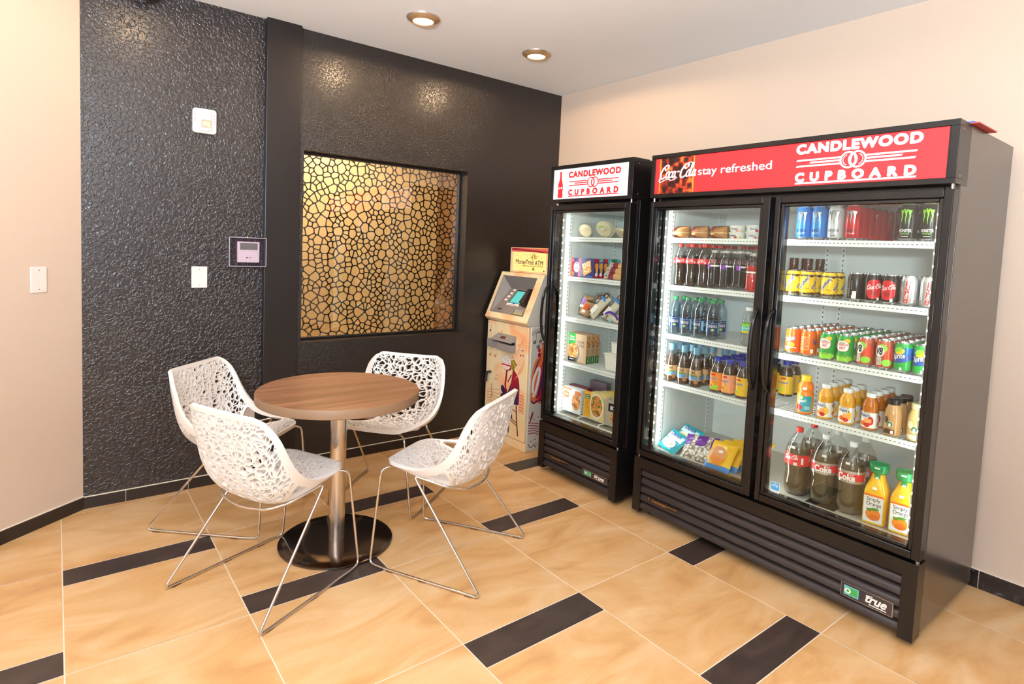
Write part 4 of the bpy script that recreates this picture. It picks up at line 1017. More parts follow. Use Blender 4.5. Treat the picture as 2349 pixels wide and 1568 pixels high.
# ================================================================== GOODS IN THE COOLERS
def ord_(n): return ['first', 'second', 'third', 'fourth', 'fifth', 'sixth', 'seventh', 'eighth', 'ninth'][n]
ALU = mat('can_aluminium', '#c9c9c9', 0.25, 1.0)
def pm(name, c, rough=.28, metal=0.0): return mat(name, c, rough, metal, .5)
CR, CHT = .0330, .1215
def can(name, label, group, body, decor, H=CHT, R=CR, cat='can', top=None):
    t = thing(name, label, cat, group)
    b = MB(); b.lathe([(0, .004, ALU), (.022, .002, ALU), (.0255, 0, ALU), (.028, .004, ALU), (R - .0015, .011, body), (R, .015, body), (R, H - .020, body), (R - .0012, H - .016, body), (.0272, H - .004, top or ALU), (.0272, H, ALU)], body, 24)
    decor(b, R); b.build('body', t)
    b = MB(); b.lathe([(.0272, H), (.0262, H + .0006), (.0252, H - .003), (.0246, H - .0048), (0, H - .0048)], ALU, 24); b.put(ell(.004, 0, .011, .0065, 12), ALU, lambda a, c: (a, c, H - .0036)); b.build('lid', t)
    return t
def C_(R, z, phi=0.0, k=1): return cyl(R + .00035 * k, z, phi)
YEL = pm('yellow_print', '#f3c51a'); NAV = pm('deep_blue_print', '#1d2f7c'); GRN = pm('green_can_print', '#1f9a3c'); LGR = pm('light_green_print', '#8fcf3a'); ORC = pm('orange_can', '#ef6a17', .25, .2); ORL = pm('pale_orange_print', '#f7a35c'); CRD = pm('red_can_print', '#c9161e'); INK = pm('black_ink', '#1a1614'); WHI = pm('white_ink', '#f5f1ec'); SLV = pm('silver_can', '#cfd0d2', .25, .75)
def d_orange(b, R):
    b.put(rect(-.030, .030, .030, .034, 10), WHI, C_(R, 0)); b.put(text('Sunkist', .050, .026, .001, .074, bold=.03, shear=.25, rot=.18), NAV, C_(R, 0, 0, 1)); b.put(text('Sunkist', .046, .022, .001, .0745, bold=.005, shear=.25, rot=.18), WHI, C_(R, 0, 0, 2))
    b.put(ell(.004, .047, .017, .010, 14), ORL, C_(R, 0)); b.put(ell(.012, .044, .010, .008, 12), YEL, C_(R, 0, 0, 2)); b.put(rect(-.028, .018, -.014, .036, 3), WHI, C_(R, 0, .3, 2))
def d_orange_back(b, R):
    b.put(rect(-.020, .030, .020, .092, 8), ORL, C_(R, 0))
    for k in range(8): b.put(rect(-.017, .036 + .0065 * k, .017 - .003 * (k % 3), .0385 + .0065 * k, 6), CRD, C_(R, 0, 0, 2))
    b.put(text('Sunkist', .050, .026, .0, .074, bold=.03, shear=.25, rot=.18), NAV, C_(R, 0, 1.75, 1)); b.put(rect(.0, .018, .012, .036, 3), WHI, C_(R, 0, .75, 2)); b.put(text('Sunkist', .050, .026, .0, .074, bold=.03, shear=.25, rot=.18), NAV, C_(R, 0, -1.5, 1))
def d_ginger(b, R):
    b.put(ell(0, .020, .048, .014, 16), LGR, C_(R, 0)); b.put(ell(.012, .092, .020, .011, 12, .5), YEL, C_(R, 0, 0, 1))
    b.put(ell(0, .073, .027, .024, 18, e=2.6), CRD, C_(R, 0, 0, 2)); b.put(ell(0, .073, .0255, .0225, 18, e=2.6), WHI, C_(R, 0, 0, 3))
    b.put(text('CANADA', .044, .0125, 0, .080, bold=.02), CRD, C_(R, 0, 0, 4)); b.put(text('DRY', .026, .0125, 0, .0645, bold=.02), CRD, C_(R, 0, 0, 4)); b.put(text('GINGER ALE', .040, .0075, .0, .030, bold=.01), pm('dark_green_print', '#0c4a22'), C_(R, 0, 0, 4))
    b.put(rect(-.014, .086, .008, .0885, 4), GRN, C_(R, 0, 0, 4))
def d_veg(b, R):
    b.put(ell(.020, .085, .020, .020, 12), LGR, C_(R, 0, -.6)); b.put(ell(.014, .060, .022, .030, 14), pm('tomato_print', '#d8472b'), C_(R, 0, .5)); b.put(ell(0, .030, .020, .014, 12), LGR, C_(R, 0, .6, 2)); b.put(ell(0, .024, .022, .012, 12), CRD, C_(R, 0, -.4))
    b.put(ell(-.004, .076, .019, .024, 16), WHI, C_(R, 0, -.15, 3)); b.put(text('V8', .028, .032, -.004, .076, bold=.035, shear=.15), INK, C_(R, 0, -.15, 4)); b.put(rect(-.016, .018, .004, .050, 5), pm('pale_label_print', '#d9d2bf'), C_(R, 0, -.1, 3))
    for k in range(4): b.put(rect(-.014, .024 + .006 * k, .002, .0255 + .006 * k, 4), PGREY, C_(R, 0, -.1, 4))
def d_lime(b, R):
    b.lathe([(R + .0002, .058), (R + .0002, .1015)], pm('lemon_soda_blue', '#1f6fc0', .25, .2), 24); b.put(ell(0, .058, .052, .016, 18, .25), pm('mid_blue_print', '#2a55a0'), C_(R, 0, .3)); b.put(ell(.002, .086, .019, .013, 14, .35), YEL, C_(R, 0, .0, 2)); b.put(ell(-.004, .093, .017, .010, 14, .35), LGR, C_(R, 0, .0, 3))
    b.put(text('Sprite', .050, .030, 0, .064, bold=.045, shear=.2, rot=.2), NAV, C_(R, 0, 0, 4)); b.put(text('Sprite', .047, .027, 0, .0645, bold=.02, shear=.2, rot=.2), WHI, C_(R, 0, 0, 5)); b.put(rect(.006, .012, .014, .022, 2), WHI, C_(R, 0, 0, 3))
def d_choc(b, R):
    BR = pm('chocolate_print', '#3a1c12')
    for k in range(14):
        q = k * 2 * PI / 14; h = .006 + .005 * ((k * 7) % 3) / 2
        b.put(rect(-.0072, .1015 - h, .0072, .1015, 2), BR, C_(R, 0, q)); b.put(rect(-.0072, .012, .0072, .016 + h * .6, 2), BR, C_(R, 0, q + .2))
    for q in (0, 1.6, 3.2, 4.8):
        b.put(stroke([(-.016, .038), (.024, .082)], .012), pm('red_orange_print', '#d8572a'), C_(R, 0, q, 1)); b.put(text('yoohoo', .066, .024, -.002, .064, bold=.06, rot=.92), WHI, C_(R, 0, q, 2)); b.put(text('yoohoo', .064, .021, -.002, .064, bold=.035, rot=.92), NAV, C_(R, 0, q, 3)); b.put(text('chocolate', .022, .005, .012, .040), BR, C_(R, 0, q, 3))
def d_zero(b, R):
    b.put(ell(0, .058, .030, .040, 18, e=2.8), CRD, C_(R, 0)); b.put(script_logo(.060, 0, .068, .12), WHI, C_(R, 0, 0, 2)); b.put(text('zero', .024, .010, 0, .044), INK, C_(R, 0, 0, 2)); b.put(text('sugar', .018, .006, 0, .034), INK, C_(R, 0, 0, 2)); b.put(rect(.012, .012, .022, .024, 2), WHI, C_(R, 0, 0, 2))
    b.put(rect(-.008, .012, .008, .046, 4), WHI, C_(R, 0, 2.9))
    for k in range(3): b.put(rect(-.012, .06 + .012 * k, .012, .064 + .012 * k, 4), PGREY, C_(R, 0, 2.6))
def d_zero_back(b, R):
    b.put(rect(-.008, .012, .008, .044, 4), WHI, C_(R, 0, .12)); b.put(rect(-.006, .05, -.002, .09, 1), PGREY, C_(R, 0, -.1)); b.put(rect(.010, .014, .020, .026, 3), WHI, C_(R, 0, -.5))
    for k in range(5): b.put(rect(-.010, .020 + .008 * k, .006, .023 + .008 * k, 3), PGREY, C_(R, 0, -.72))
def d_diet(b, R):
    b.put(poly([(-.010, .012), (.005, .012), (.012, .102), (-.003, .102)]), CRD, C_(R, 0, 0, 1))
    b.put(text('Diet Coke', .060, .011, .001, .060, bold=.03, rot=PI / 2 - .07), WHI, C_(R, 0, 0, 2)); b.put(text('Coke', .012, .004, .020, .024), CRD, C_(R, 0, 0, 2)); b.put(rect(.026, .012, .034, .026, 2), PGREY, C_(R, 0, 0, 1))
def claw(m, outline=None):
    def d(b, R):
        for cx, top, bot, w in ((-.014, .122, .074, .0075), (0.0, .126, .064, .0085), (.014, .122, .072, .0075)):
            pts = [(cx - w * .9, top + .003), (cx + w * 1.1, top + .001), (cx + w * .45, top - .012), (cx + w * .5, top - .024), (cx + w * .15, top - .034), (cx + w * .05, bot), (cx - w * .3, top - .036), (cx - w * .1, top - .022), (cx - w * .5, top - .012)]
            if outline: b.put(poly([(cx + (x - cx) * 1.35, y + (.0015 if y > .1 else -.002)) for x, y in pts]), outline, C_(R, 0, 0, 1))
            b.put(poly(pts), m, C_(R, 0, 0, 2))
        lt = outline or WHI
        b.put(text('MONSTER', .046, .012, 0, .042, bold=.02), lt, C_(R, 0, 0, 1)); b.put(text('ENERGY', .032, .006, 0, .030, bold=.02, space=1.4), m, C_(R, 0, 0, 1)); b.put(rect(-.012, .018, .012, .0205, 4), lt, C_(R, 0, 0, 1))
    return d
def shrink(r): # little price tag
    pass
Z1, Z2, Z3, Z4, ZF_ = 1.5505, 1.2915, 1.0215, .7555, .3755       # where goods stand on the shelves
SHY = .0035
def rows(proto, xs, y, z, labf, group, jit=.0015, rot=.35, first=True, dy=0.0, rz0=0.0):
    """a file of the same goods, front to back; the first one is the prototype itself"""
    for i, x in enumerate(xs):
        lab = labf(i)
        loc = (x + random.uniform(-jit, jit), y + random.uniform(-jit, jit) + dy * i, z); rz = rz0 + (random.uniform(-rot, rot) if i else random.uniform(-.12, .12))
        if i == 0 and first: tag(proto, lab, None, group); proto.location = loc; proto.rotation_euler = (0, 0, rz)
        else: dup(proto, loc, rz, lab, group)
FX = [-.603 + .0685 * k for k in range(7)]
def lab_row(what, where): return lambda i: f'{what}, {ord_(i)} from the front {where}'
# --- third shelf, right side: four kinds of soda, two files of each
S3 = 'on the third shelf behind the right door'
oc = can('soda_can', 'x', None, ORC, d_orange); ob = can('soda_can', 'x', None, ORC, d_orange_back)
rows(oc, FX, -2.363, Z3, lab_row('orange soda can', 'in the file nearest the door frame'), 'orange soda cans'); rows(ob, FX, -2.437, Z3, lab_row('orange soda can', 'in the file beside the ginger ale'), 'orange soda cans')
gc = can('soda_can', 'x', None, GRN, d_ginger); rows(gc, FX, -2.521, Z3, lab_row('green ginger ale can', 'in the file beside the orange cans'), 'ginger ale cans'); rows(gc, FX, -2.595, Z3, lab_row('green ginger ale can', 'in the file beside the vegetable juice'), 'ginger ale cans', first=False)
vc = can('juice_can', 'x', None, pm('vegetable_can', '#b9563a', .3, .2), d_veg); rows(vc, FX, -2.676, Z3, lab_row('vegetable juice can', 'in the file beside the ginger ale'), 'vegetable juice cans', rz0=-.2); rows(vc, FX, -2.748, Z3, lab_row('vegetable juice can', 'in the file beside the lemon soda'), 'vegetable juice cans', first=False)
lc = can('soda_can', 'x', None, GRN, d_lime); rows(lc, FX, -2.816, Z3, lab_row('blue-green lemon soda can', 'in the file beside the juice cans'), 'lemon soda cans', rz0=-.15); rows(lc, FX, -2.885, Z3, lab_row('blue-green lemon soda can', 'in the file at the cooler wall'), 'lemon soda cans', first=False)
# --- top shelf, right side: tall energy drink cans
EH = .1500
def ecan(col, m, outl, nm): return can('energy_drink_can', 'x', None, pm(nm, col, .26, .35), claw(m, outl), EH)
ex = [-.603 + .069 * k for k in range(6)]
e1 = ecan('#2f7fd0', SLV, INK, 'blue_can'); rows(e1, ex[:3], -2.373, Z1, lab_row('blue energy drink can', 'in the file nearest the door frame'), 'blue energy drink cans'); rows(e1, ex[:3], -2.443, Z1, lab_row('blue energy drink can', 'in the file beside the white can'), 'blue energy drink cans', first=False)
e2 = ecan('#d9dbdc', SLV, INK, 'white_can'); rows(e2, ex[:2], -2.515, Z1, lab_row('white energy drink can', 'on the top shelf'), 'white energy drink cans')
e3 = ecan('#c4161f', SLV, INK, 'red_can'); rows(e3, ex, -2.586, Z1, lab_row('red energy drink can', 'on the top shelf'), 'red energy drink cans')
e5 = ecan('#4a1420', SLV, INK, 'dark_red_can'); rows(e5, [-.44, -.371], -2.722, Z1, lab_row('dark red energy drink can', 'behind the black cans'), 'dark red energy drink cans')
e4 = ecan('#1c1b16', pm('claw_green', '#8fd62a'), None, 'black_can'); rows(e4, ex[:4], -2.792, Z1, lab_row('green-clawed black energy can', 'in the file beside the red cans'), 'black energy drink cans', rz0=-.1); rows(e4, ex[:4], -2.868, Z1, lab_row('green-clawed black energy can', 'in the file at the cooler wall'), 'black energy drink cans', first=False)
# --- second shelf, right side
yc = can('milk_drink_can', 'x', None, YEL, d_choc, H=.1190, top=pm('brown_can_rim', '#4a2a1a', .3, .3)); rows(yc, FX[:2], -2.346, Z2, lab_row('yellow chocolate drink can', 'nearest the door frame'), 'yellow chocolate drink cans', rot=.15); rows(yc, FX[:2], -2.412, Z2, lab_row('yellow chocolate drink can', 'in the middle yellow file'), 'yellow chocolate drink cans', first=False, rot=.15); rows(yc, FX[:2], -2.505, Z2, lab_row('yellow chocolate drink can', 'in the file beside the black cans'), 'yellow chocolate drink cans', first=False, rot=.15)
BLK = pm('black_can', '#191512', .25, .4)
zb = can('soda_can', 'x', None, pm('black_soda_can', '#1b1613', .25, .3), d_zero_back); rows(zb, FX[:3], -2.618, Z2, lab_row('black cola can showing its bar code', 'beside the yellow cans'), 'black cola cans')
zc = can('soda_can', 'x', None, pm('black_soda_can', '#1b1613'), d_zero); rows(zc, FX[:3], -2.682, Z2, lab_row('black cola can, red disc half showing', 'in its file'), 'black cola cans', rz0=.55, rot=.1); rows(zc, FX[:3], -2.750, Z2, lab_row('black cola can, red disc whole', 'in its file'), 'black cola cans', first=False, rz0=-.05, rot=.1)
dc = can('soda_can', 'x', None, SLV, d_diet); rows(dc, FX[:3], -2.818, Z2, lab_row('silver diet cola can', 'beside the black cans'), 'silver diet cola cans', rz0=.1); rows(dc, FX[:3], -2.887, Z2, lab_row('silver diet cola can', 'at the cooler wall'), 'silver diet cola cans', first=False, rz0=.25)

# --- bottles
PET = clear('clear_plastic', '#f2f5f4', .06, 2.2); PETB = clear('bluish_plastic', '#dcebf3', .06, 2.4)
COLA = pm('cola_liquid', '#2b1a10', .12); TEA = pm('dark_tea', '#4a2c16', .12)
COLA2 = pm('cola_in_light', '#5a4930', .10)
def bottle(name, cat, prof, liquid_to, shell, liquid, label, cap, H, n=24, lid='cap'):
    """PROF (r, z) of the outside; LIQUID fills up to LIQUID_TO (None: coloured solid body); LABEL (z0, z1, material, decor); CAP (r, z0, z1, material)"""
    t = thing(name, 'x', cat)
    b = MB()
    if liquid_to is None: b.lathe(prof, liquid, n); b.build('body', t)
    else:
        b.lathe(prof, shell, n); b.build('body', t)
        if liquid is not None:
            ins = [(max(0, r_ - .0009), z + (.0009 if i == 0 else 0)) for i, (r_, z) in enumerate(prof) if z < liquid_to]
            z0 = [q for q in prof if q[1] < liquid_to][-1]; z1 = [q for q in prof if q[1] >= liquid_to][0]; k = (liquid_to - z0[1]) / (z1[1] - z0[1]); rr = z0[0] + (z1[0] - z0[0]) * k - .0009
            b = MB(); b.lathe(ins + [(rr, liquid_to), (0, liquid_to)], liquid, n); b.build('drink', t)
    if label:
        z0, z1, m, dec = label; R = max(r_ for r_, z in prof if z0 - .02 <= z <= z1 + .02) + .0005
        b = MB(); b.lathe([(R, z0), (R, z1)], m, n); dec(b, R) if dec else None; b.build('label', t)
    r_, z0, z1, m = cap
    b = MB(); b.lathe([(r_ * .9, z0 - .002), (r_, z0), (r_, z1 - .0015), (r_ - .002, z1), (0, z1)], m, 20); 
    b.build(lid, t)
    return t
def sc(prof, H, R): 
    h0 = max(z for r_, z in prof); r0 = max(r_ for r_, z in prof); return [(r_ * R / r0, z * H / h0) for r_, z in prof]
P_COKE = [(0, .006), (.012, .003), (.020, 0), (.027, .002), (.031, .010), (.0325, .035), (.0305, .065), (.0285, .082), (.031, .105), (.0335, .120), (.0335, .148), (.0325, .158), (.028, .176), (.021, .194), (.0145, .206), (.0125, .212), (.0125, .217)]
P_2L = [(0, .012), (.020, .004), (.034, 0), (.045, .006), (.052, .026), (.054, .055), (.050, .088), (.0495, .108), (.053, .128), (.054, .140), (.054, .195), (.051, .212), (.044, .236), (.034, .258), (.022, .276), (.0145, .286), (.0135, .292), (.0135, .296)]
P_WAT = [(0, .006), (.020, 0), (.029, .004), (.0325, .016), (.031, .026), (.0325, .036), (.0325, .098), (.0315, .104), (.0325, .112), (.0325, .128), (.030, .148), (.024, .168), (.016, .184), (.0125, .192), (.0125, .197)]
P_PEAK = [(0, .004), (.026, 0), (.033, .004), (.034, .018), (.033, .05), (.034, .085), (.033, .105), (.030, .125), (.024, .145), (.0185, .160), (.0165, .176), (.0165, .196)]
P_SNAP = [(0, .004), (.028, 0), (.035, .004), (.036, .014), (.036, .100), (.034, .122), (.027, .142), (.021, .152), (.019, .160), (.019, .168)]
P_SPL = [(0, .004), (.026, 0), (.033, .005), (.034, .02), (.0335, .096), (.030, .104), (.033, .112), (.033, .126), (.028, .142), (.021, .150), (.020, .158)]
P_WEL = [(0, .004), (.024, 0), (.031, .004), (.032, .012), (.032, .078), (.030, .084), (.032, .092), (.031, .106), (.024, .126), (.0185, .134), (.0175, .142)]
P_FRA = [(0, .004), (.024, 0), (.031, .004), (.032, .014), (.032, .082), (.029, .102), (.0235, .118), (.0205, .128), (.0205, .136)]
P_VIT = [(0, .006), (.020, 0), (.029, .004), (.0325, .016), (.0335, .03), (.031, .06), (.0335, .09), (.0335, .13), (.030, .150), (.023, .168), (.018, .178), (.017, .186)]
P_GAT = [(0, .006), (.022, 0), (.031, .004), (.0335, .014), (.0335, .075), (.0295, .088), (.0295, .104), (.0335, .118), (.033, .134), (.026, .156), (.019, .168), (.018, .176)]
def d_coke(b, R):
    for q in (0, 2.1, -2.1): b.put(script_logo(.050, 0, .0, .06), WHI, C_(R, .136, q, 1)); b.put(rect(.031, -.010, .037, -.002, 2), WHI, C_(R, .136, q, 1))
REDL = pm('red_label', '#d8222a', .35); REDC = pm('red_cap', '#d42a26', .35); GRC = pm('green_cap', '#1f8a4c', .35); WHC = pm('white_cap', '#eceeee', .3); LBC = pm('pale_blue_cap', '#6f9fb8', .35); BLC = pm('blue_cap', '#1c2f9c', .35); YLC = pm('yellow_cap', '#f1c81e', .35); BKC = pm('dark_cap', '#3a3431', .35, .4); CRC = pm('cream_cap', '#d8c79a', .35)
S2L = 'on the second shelf behind the left door'
bx = [-.603 + .071 * k for k in range(6)]
ck = bottle('cola_bottle', 'bottle', P_COKE, .165, PET, COLA, (.122, .150, REDL, d_coke), (.0145, .213, .229, REDC), .229)
rows(ck, bx[:5], -1.711, Z2, lab_row('red-label cola bottle', 'in the file at the cooler wall'), 'cola bottles', rz0=.5, rot=.3); rows(ck, bx[:5], -1.784, Z2, lab_row('red-label cola bottle', 'in the middle cola file'), 'cola bottles', first=False, rot=.3); rows(ck, bx[:5], -1.861, Z2, lab_row('red-label cola bottle', 'in the file beside the clear bottles'), 'cola bottles', first=False, rz0=-.2, rot=.3)
def d_vit(b, R): b.put(rect(-.028, -.016, -.008, .006, 5), pm('purple_print', '#8a2fb0'), C_(R, .118, 0, 1)); b.put(rect(-.006, -.004, .04, .004, 8), WHI, C_(R, .118, 0, 1)); b.put(rect(-.02, -.003, .03, .003, 8), WHI, C_(R, .118, 2.6, 1))
vt = bottle('drink_bottle', 'bottle', P_VIT, .150, PET, None, (.100, .128, PET, d_vit), (.0185, .187, .198, pm('clear_cap', '#b9b4ae', .3)), .2)
rows(vt, bx[:2], -1.925, Z2, lab_row('empty-looking clear bottle with purple tag', 'beside the cola'), 'clear drink bottles', rz0=.1); rows(vt, bx[:2], -1.995, Z2, lab_row('empty-looking clear bottle', 'in the middle clear file'), 'clear drink bottles', first=False, rz0=.6); rows(vt, bx[:2], -2.066, Z2, lab_row('empty-looking clear bottle', 'beside the red drink'), 'clear drink bottles', first=False, rz0=.9)
rp = bottle('drink_bottle', 'bottle', P_GAT, .128, PET, pm('red_drink', '#d0202a', .1), (.092, .100, WHI, None), (.0195, .177, .190, pm('clear_cap', '#b9b4ae')), .19)
rows(rp, bx[:2], -2.140, Z2, lab_row('red sports drink bottle', 'beside the door handle'), 'red sports drink bottles')
rows(ck, [-.39, -.32], -1.955, Z2, lambda i: f'red-capped cola bottle behind the clear bottles, {ord_(i)} from the front', 'cola bottles', first=False); rows(ck, [-.39, -.32], -2.03, Z2, lambda i: f'red-capped cola bottle behind the middle clear file, {ord_(i)} from the front', 'cola bottles', first=False)
def d_das(b, R):
    for q in (0, 2.1, -2.1): b.put(text('DASANI', .052, .016, .0, .006, bold=.0), WHI, C_(R, .068, q, 1)); b.put(ell(.004, -.014, .008, .006, 8), LGR, C_(R, .068, q, 1)); b.put(rect(.034, -.026, .046, .026, 3), pm('sky_print', '#7fc4dc'), C_(R, .068, q, 1)); b.put(rect(-.05, .022, .03, .0235, 12), pm('sky_print', '#7fc4dc'), C_(R, .068, q, 2))
da = bottle('water_bottle', 'bottle', P_WAT, .15, PETB, None, (.042, .094, pm('navy_label', '#1c2a62', .3), d_das), (.0145, .193, .208, GRC), .2)
for k, (y, n_) in enumerate(((-1.699, 2), (-1.779, 3), (-1.859, 3), (-1.936, 2))):
    w = ('in the file at the cooler wall', 'in the second file from the wall', 'in the third file from the wall', 'in the file beside the empty space')[k]
    rows(da, [-.605 + .072 * j for j in range(n_)], y, Z3, lab_row('green-capped water bottle', w), 'green-capped water bottles', first=(k == 0), rz0=(.45, .1, -.25, .55)[k], rot=.3)
def d_prop(b, R): b.put(rect(-.03, -.010, .03, .010, 10), pm('aqua_print', '#5cc5c8'), C_(R, .088, 0, 1)); b.put(rect(-.04, -.022, .04, -.014, 12), YEL, C_(R, .088, 0, 1)); b.put(text('propel', .034, .010, 0, .001), WHI, C_(R, .088, 0, 2))
pp = bottle('water_bottle', 'bottle', P_GAT, .15, PET, None, (.072, .112, LGR, d_prop), (.0185, .176, .193, WHC), .19)
rows(pp, [-.60, -.528], -2.138, Z3, lab_row('white-capped green-label water bottle', 'by the door handle'), 'white-capped water bottles')
def d_peak(b, R):
    for q in (0, 2.1, -2.1): b.put(rect(-.032, -.026, .032, -.006, 10), pm('lake_blue_print', '#5d93c8'), C_(R, .065, q, 1)); b.put(text('PEAK', .044, .018, .0, .014, bold=.03), pm('label_ink', '#5a3a22'), C_(R, .065, q, 1)); b.put(ell(0, -.003, .032, .006, 12), pm('meadow_print', '#6f7c34'), C_(R, .065, q, 2)); b.put(ell(.026, -.034, .012, .012, 12), pm('copper_seal', '#b0805a', .3, .3), C_(R, .065, q, 3))
pk = bottle('tea_bottle', 'bottle', P_PEAK, .150, PET, TEA, (.035, .092, pm('cream_label', '#cfa87c', .4), d_peak), (.0185, .176, .211, LBC), .21)
for k, (y, n_) in enumerate(((-1.693, 3), (-1.776, 3), (-1.853, 3))):
    rows(pk, [-.603 + .074 * j for j in range(n_)], y, Z4, lab_row('pale-blue-capped tea bottle', ('in the file at the cooler wall', 'in the middle file', 'in the file beside the fruit teas')[k]), 'pale-blue-capped tea bottles', first=(k == 0), rz0=(.5, .1, -.1)[k])
rows(pk, [-.46, -.385], -1.93, Z4, lambda i: f'pale-blue-capped tea bottle standing behind the others, {ord_(i)} from the front', 'pale-blue-capped tea bottles', first=False)
def snap(c1, c2, c3, nm):
    def d(b, R):
        for q in (0, 2.1, -2.1): b.put(rect(-.03, -.045, .03, -.022, 10), c2, C_(R, .062, q, 1)); b.put(ell(.002, -.022, .012, .010, 12), YEL, C_(R, .062, q, 2)); b.put(ell(-.010, -.026, .011, .009, 12), c3, C_(R, .062, q, 3)); b.put(text('Snapple', .052, .018, 0, .010, bold=.03), WHI, C_(R, .062, q, 2)); b.put(text('Snapple', .049, .0155, 0, .010, bold=.015), NAV, C_(R, .062, q, 3)); b.put(rect(-.014, .028, .014, .036, 5), CRD, C_(R, .062, q, 2))
    return bottle('tea_bottle', 'bottle', P_SNAP, .148, PET, TEA, (.014, .106, c1, d), (.0205, .162, .182, BLC), .18)
for k, (y, c1, c2, c3, nm) in enumerate(((-1.980, pm('tropic_label', '#ee8a2e', .35), LGR, CRD, 'orange and green'), (-2.052, pm('peach_label', '#f2a070', .35), ORL, ORC, 'peach'), (-2.128, pm('lemon_label', '#f0bd25', .35), YEL, LGR, 'yellow'))):
    s = snap(c1, c2, c3, nm); rows(s, [-.60 + .078 * j for j in range(5)], y, Z4, lab_row(f'blue-capped fruit tea bottle with {nm} label', 'in its file'), f'{nm} fruit tea bottles', rz0=-.15, rot=.25)
s = snap(pm('lemon_label', '#f0bd25'), YEL, LGR, 'x'); rows(s, [-.34, -.262], -2.215, Z4, lambda i: f'yellow-label tea bottle seen deep inside past the centre post, {ord_(i)} from the front', 'tea bottles behind the post')
br = bottle('tea_bottle', 'bottle', [(0, 0), (.034, 0), (.034, .09), (.024, .118), (.0205, .124), (.0205, .150)], None, None, pm('amber_brown_glass', '#4a2010', .12), (.03, .075, pm('brown_label', '#3a1c12', .4), lambda b, R: b.put(text('Peace', .034, .012, 0, 0), WHI, C_(R, .055, 0, 1))), (.0215, .150, .176, pm('brown_cap', '#4a2313', .35)), .17)
rows(br, [-.345, -.345, -.275, -.275], -2.29, Z2, lambda i: f'brown jar-like bottle behind the yellow cans, {ord_(i)} of four', 'brown bottles behind the yellow cans')
for o, (x, y) in zip([br] + [q for q in COL.objects if q.name.startswith('tea_bottle') and q.get('group') == 'brown bottles behind the yellow cans' and q is not br], ((-.345, -2.212), (-.345, -2.284), (-.272, -2.236), (-.272, -2.308))): o.location = (x, y, Z2)
# --- fourth shelf, right side
def d_spl(b, R): b.put(rect(-.016, -.036, .036, .036, 12), pm('teal_label', '#2f9fb0', .35), C_(R, .05, .1, 1)); b.put(ell(-.018, -.018, .016, .014, 12), CRD, C_(R, .05, 0, 2)); b.put(text('Splash', .040, .020, -.004, .012, bold=.03, shear=.2, rot=.15), WHI, C_(R, .05, 0, 3)); b.put(ell(-.010, .028, .014, .009, 10), LGR, C_(R, .05, 0, 2)); b.put(text('V8', .014, .011, -.008, .028, bold=.04), WHI, C_(R, .05, 0, 4)); b.put(rect(.004, -.026, .028, -.010, 6), pm('pale_teal_print', '#8fd0d0'), C_(R, .05, .1, 2)); b.put(rect(-.004, -.004, .014, .008, 4), WHI, C_(R, .118, 0, 2))
sp_ = bottle('juice_bottle', 'bottle', P_SPL, None, None, pm('orange_juice_bottle', '#ee7d14', .2), (.012, .090, pm('orange_label', '#f0912a', .35), d_spl), (.0215, .153, .177, YLC), .17)
tag(sp_, 'orange juice bottle with yellow cap and teal label, alone on the fourth shelf'); sp_.location = (-.60, -2.439, Z4); sp_.rotation_euler = (0, 0, .15)
def d_wel(c):
    def d(b, R):
        for q in (0, 2.1, -2.1): b.put(ell(-.010, -.016, .013, .010, 12), ORC, C_(R, .046, q, 1)); b.put(ell(.006, -.022, .011, .009, 12), CRD, C_(R, .046, q, 2)); b.put(ell(.018, -.004, .012, .018, 12), c, C_(R, .046, q, 1)); b.put(text("Welch's", .044, .015, -.004, .018, bold=.025), NAV, C_(R, .046, q, 2)); b.put(rect(-.006, -.012, .022, .004, 6), ORL, C_(R, .046, q, 3)); b.put(rect(-.024, .028, .018, .0292, 8), NAV, C_(R, .046, q, 2))
    return d
wb = bottle('juice_bottle', 'bottle', P_WEL, None, None, pm('passion_juice', '#dc9a2c', .2), (.012, .077, pm('ivory_label', '#f2ece2', .4), d_wel(YEL)), (.0190, .139, .156, WHC), .155)
wx = [-.603 + .068 * k for k in range(4)]
rows(wb, wx, -2.532, Z4, lab_row('golden juice bottle', 'in the file beside the orange bottle'), 'golden juice bottles', rot=.2); rows(wb, wx[:3], -2.622, Z4, lab_row('golden juice bottle', 'in the file beside the apple juice'), 'golden juice bottles', first=False, rot=.2)
wa = bottle('juice_bottle', 'bottle', P_WEL, None, None, pm('apple_juice', '#b8661c', .15), (.012, .077, pm('ivory_label', '#f2ece2'), d_wel(CRD)), (.0190, .139, .156, WHC), .155); rows(wa, wx, -2.713, Z4, lab_row('amber apple juice bottle', 'in its file'), 'apple juice bottles', rot=.2)
def d_fra(c):
    def d(b, R): b.put(ell(-.012, .020, .010, .014, 12), c, C_(R, .046, 0, 1)); b.put(ell(-.006, -.026, .020, .010, 12), c, C_(R, .046, 0, 1)); b.put(rect(-.022, -.036, .022, -.018, 8), c, C_(R, .046, 0, 1)); b.put(ell(.004, .004, .0115, .0115, 16), WHI, C_(R, .046, 0, 2)); b.put(ell(.004, .004, .0105, .0105, 16), pm('dark_green_seal', '#0f6b43'), C_(R, .046, 0, 3)); b.put(ell(.004, .001, .0045, .0075, 10), WHI, C_(R, .046, 0, 4)); b.put(rect(.008, -.034, .018, -.022, 4), WHI, C_(R, .046, 0, 2)); b.put(text('frappuccino', .030, .006, 0, -.016, shear=.2), INK if c is not INK else WHI, C_(R, .046, 0, 3))
    return d
MOC = pm('mocha_coffee', '#b98a58', .18); VAN = pm('vanilla_coffee', '#d0b074', .18)
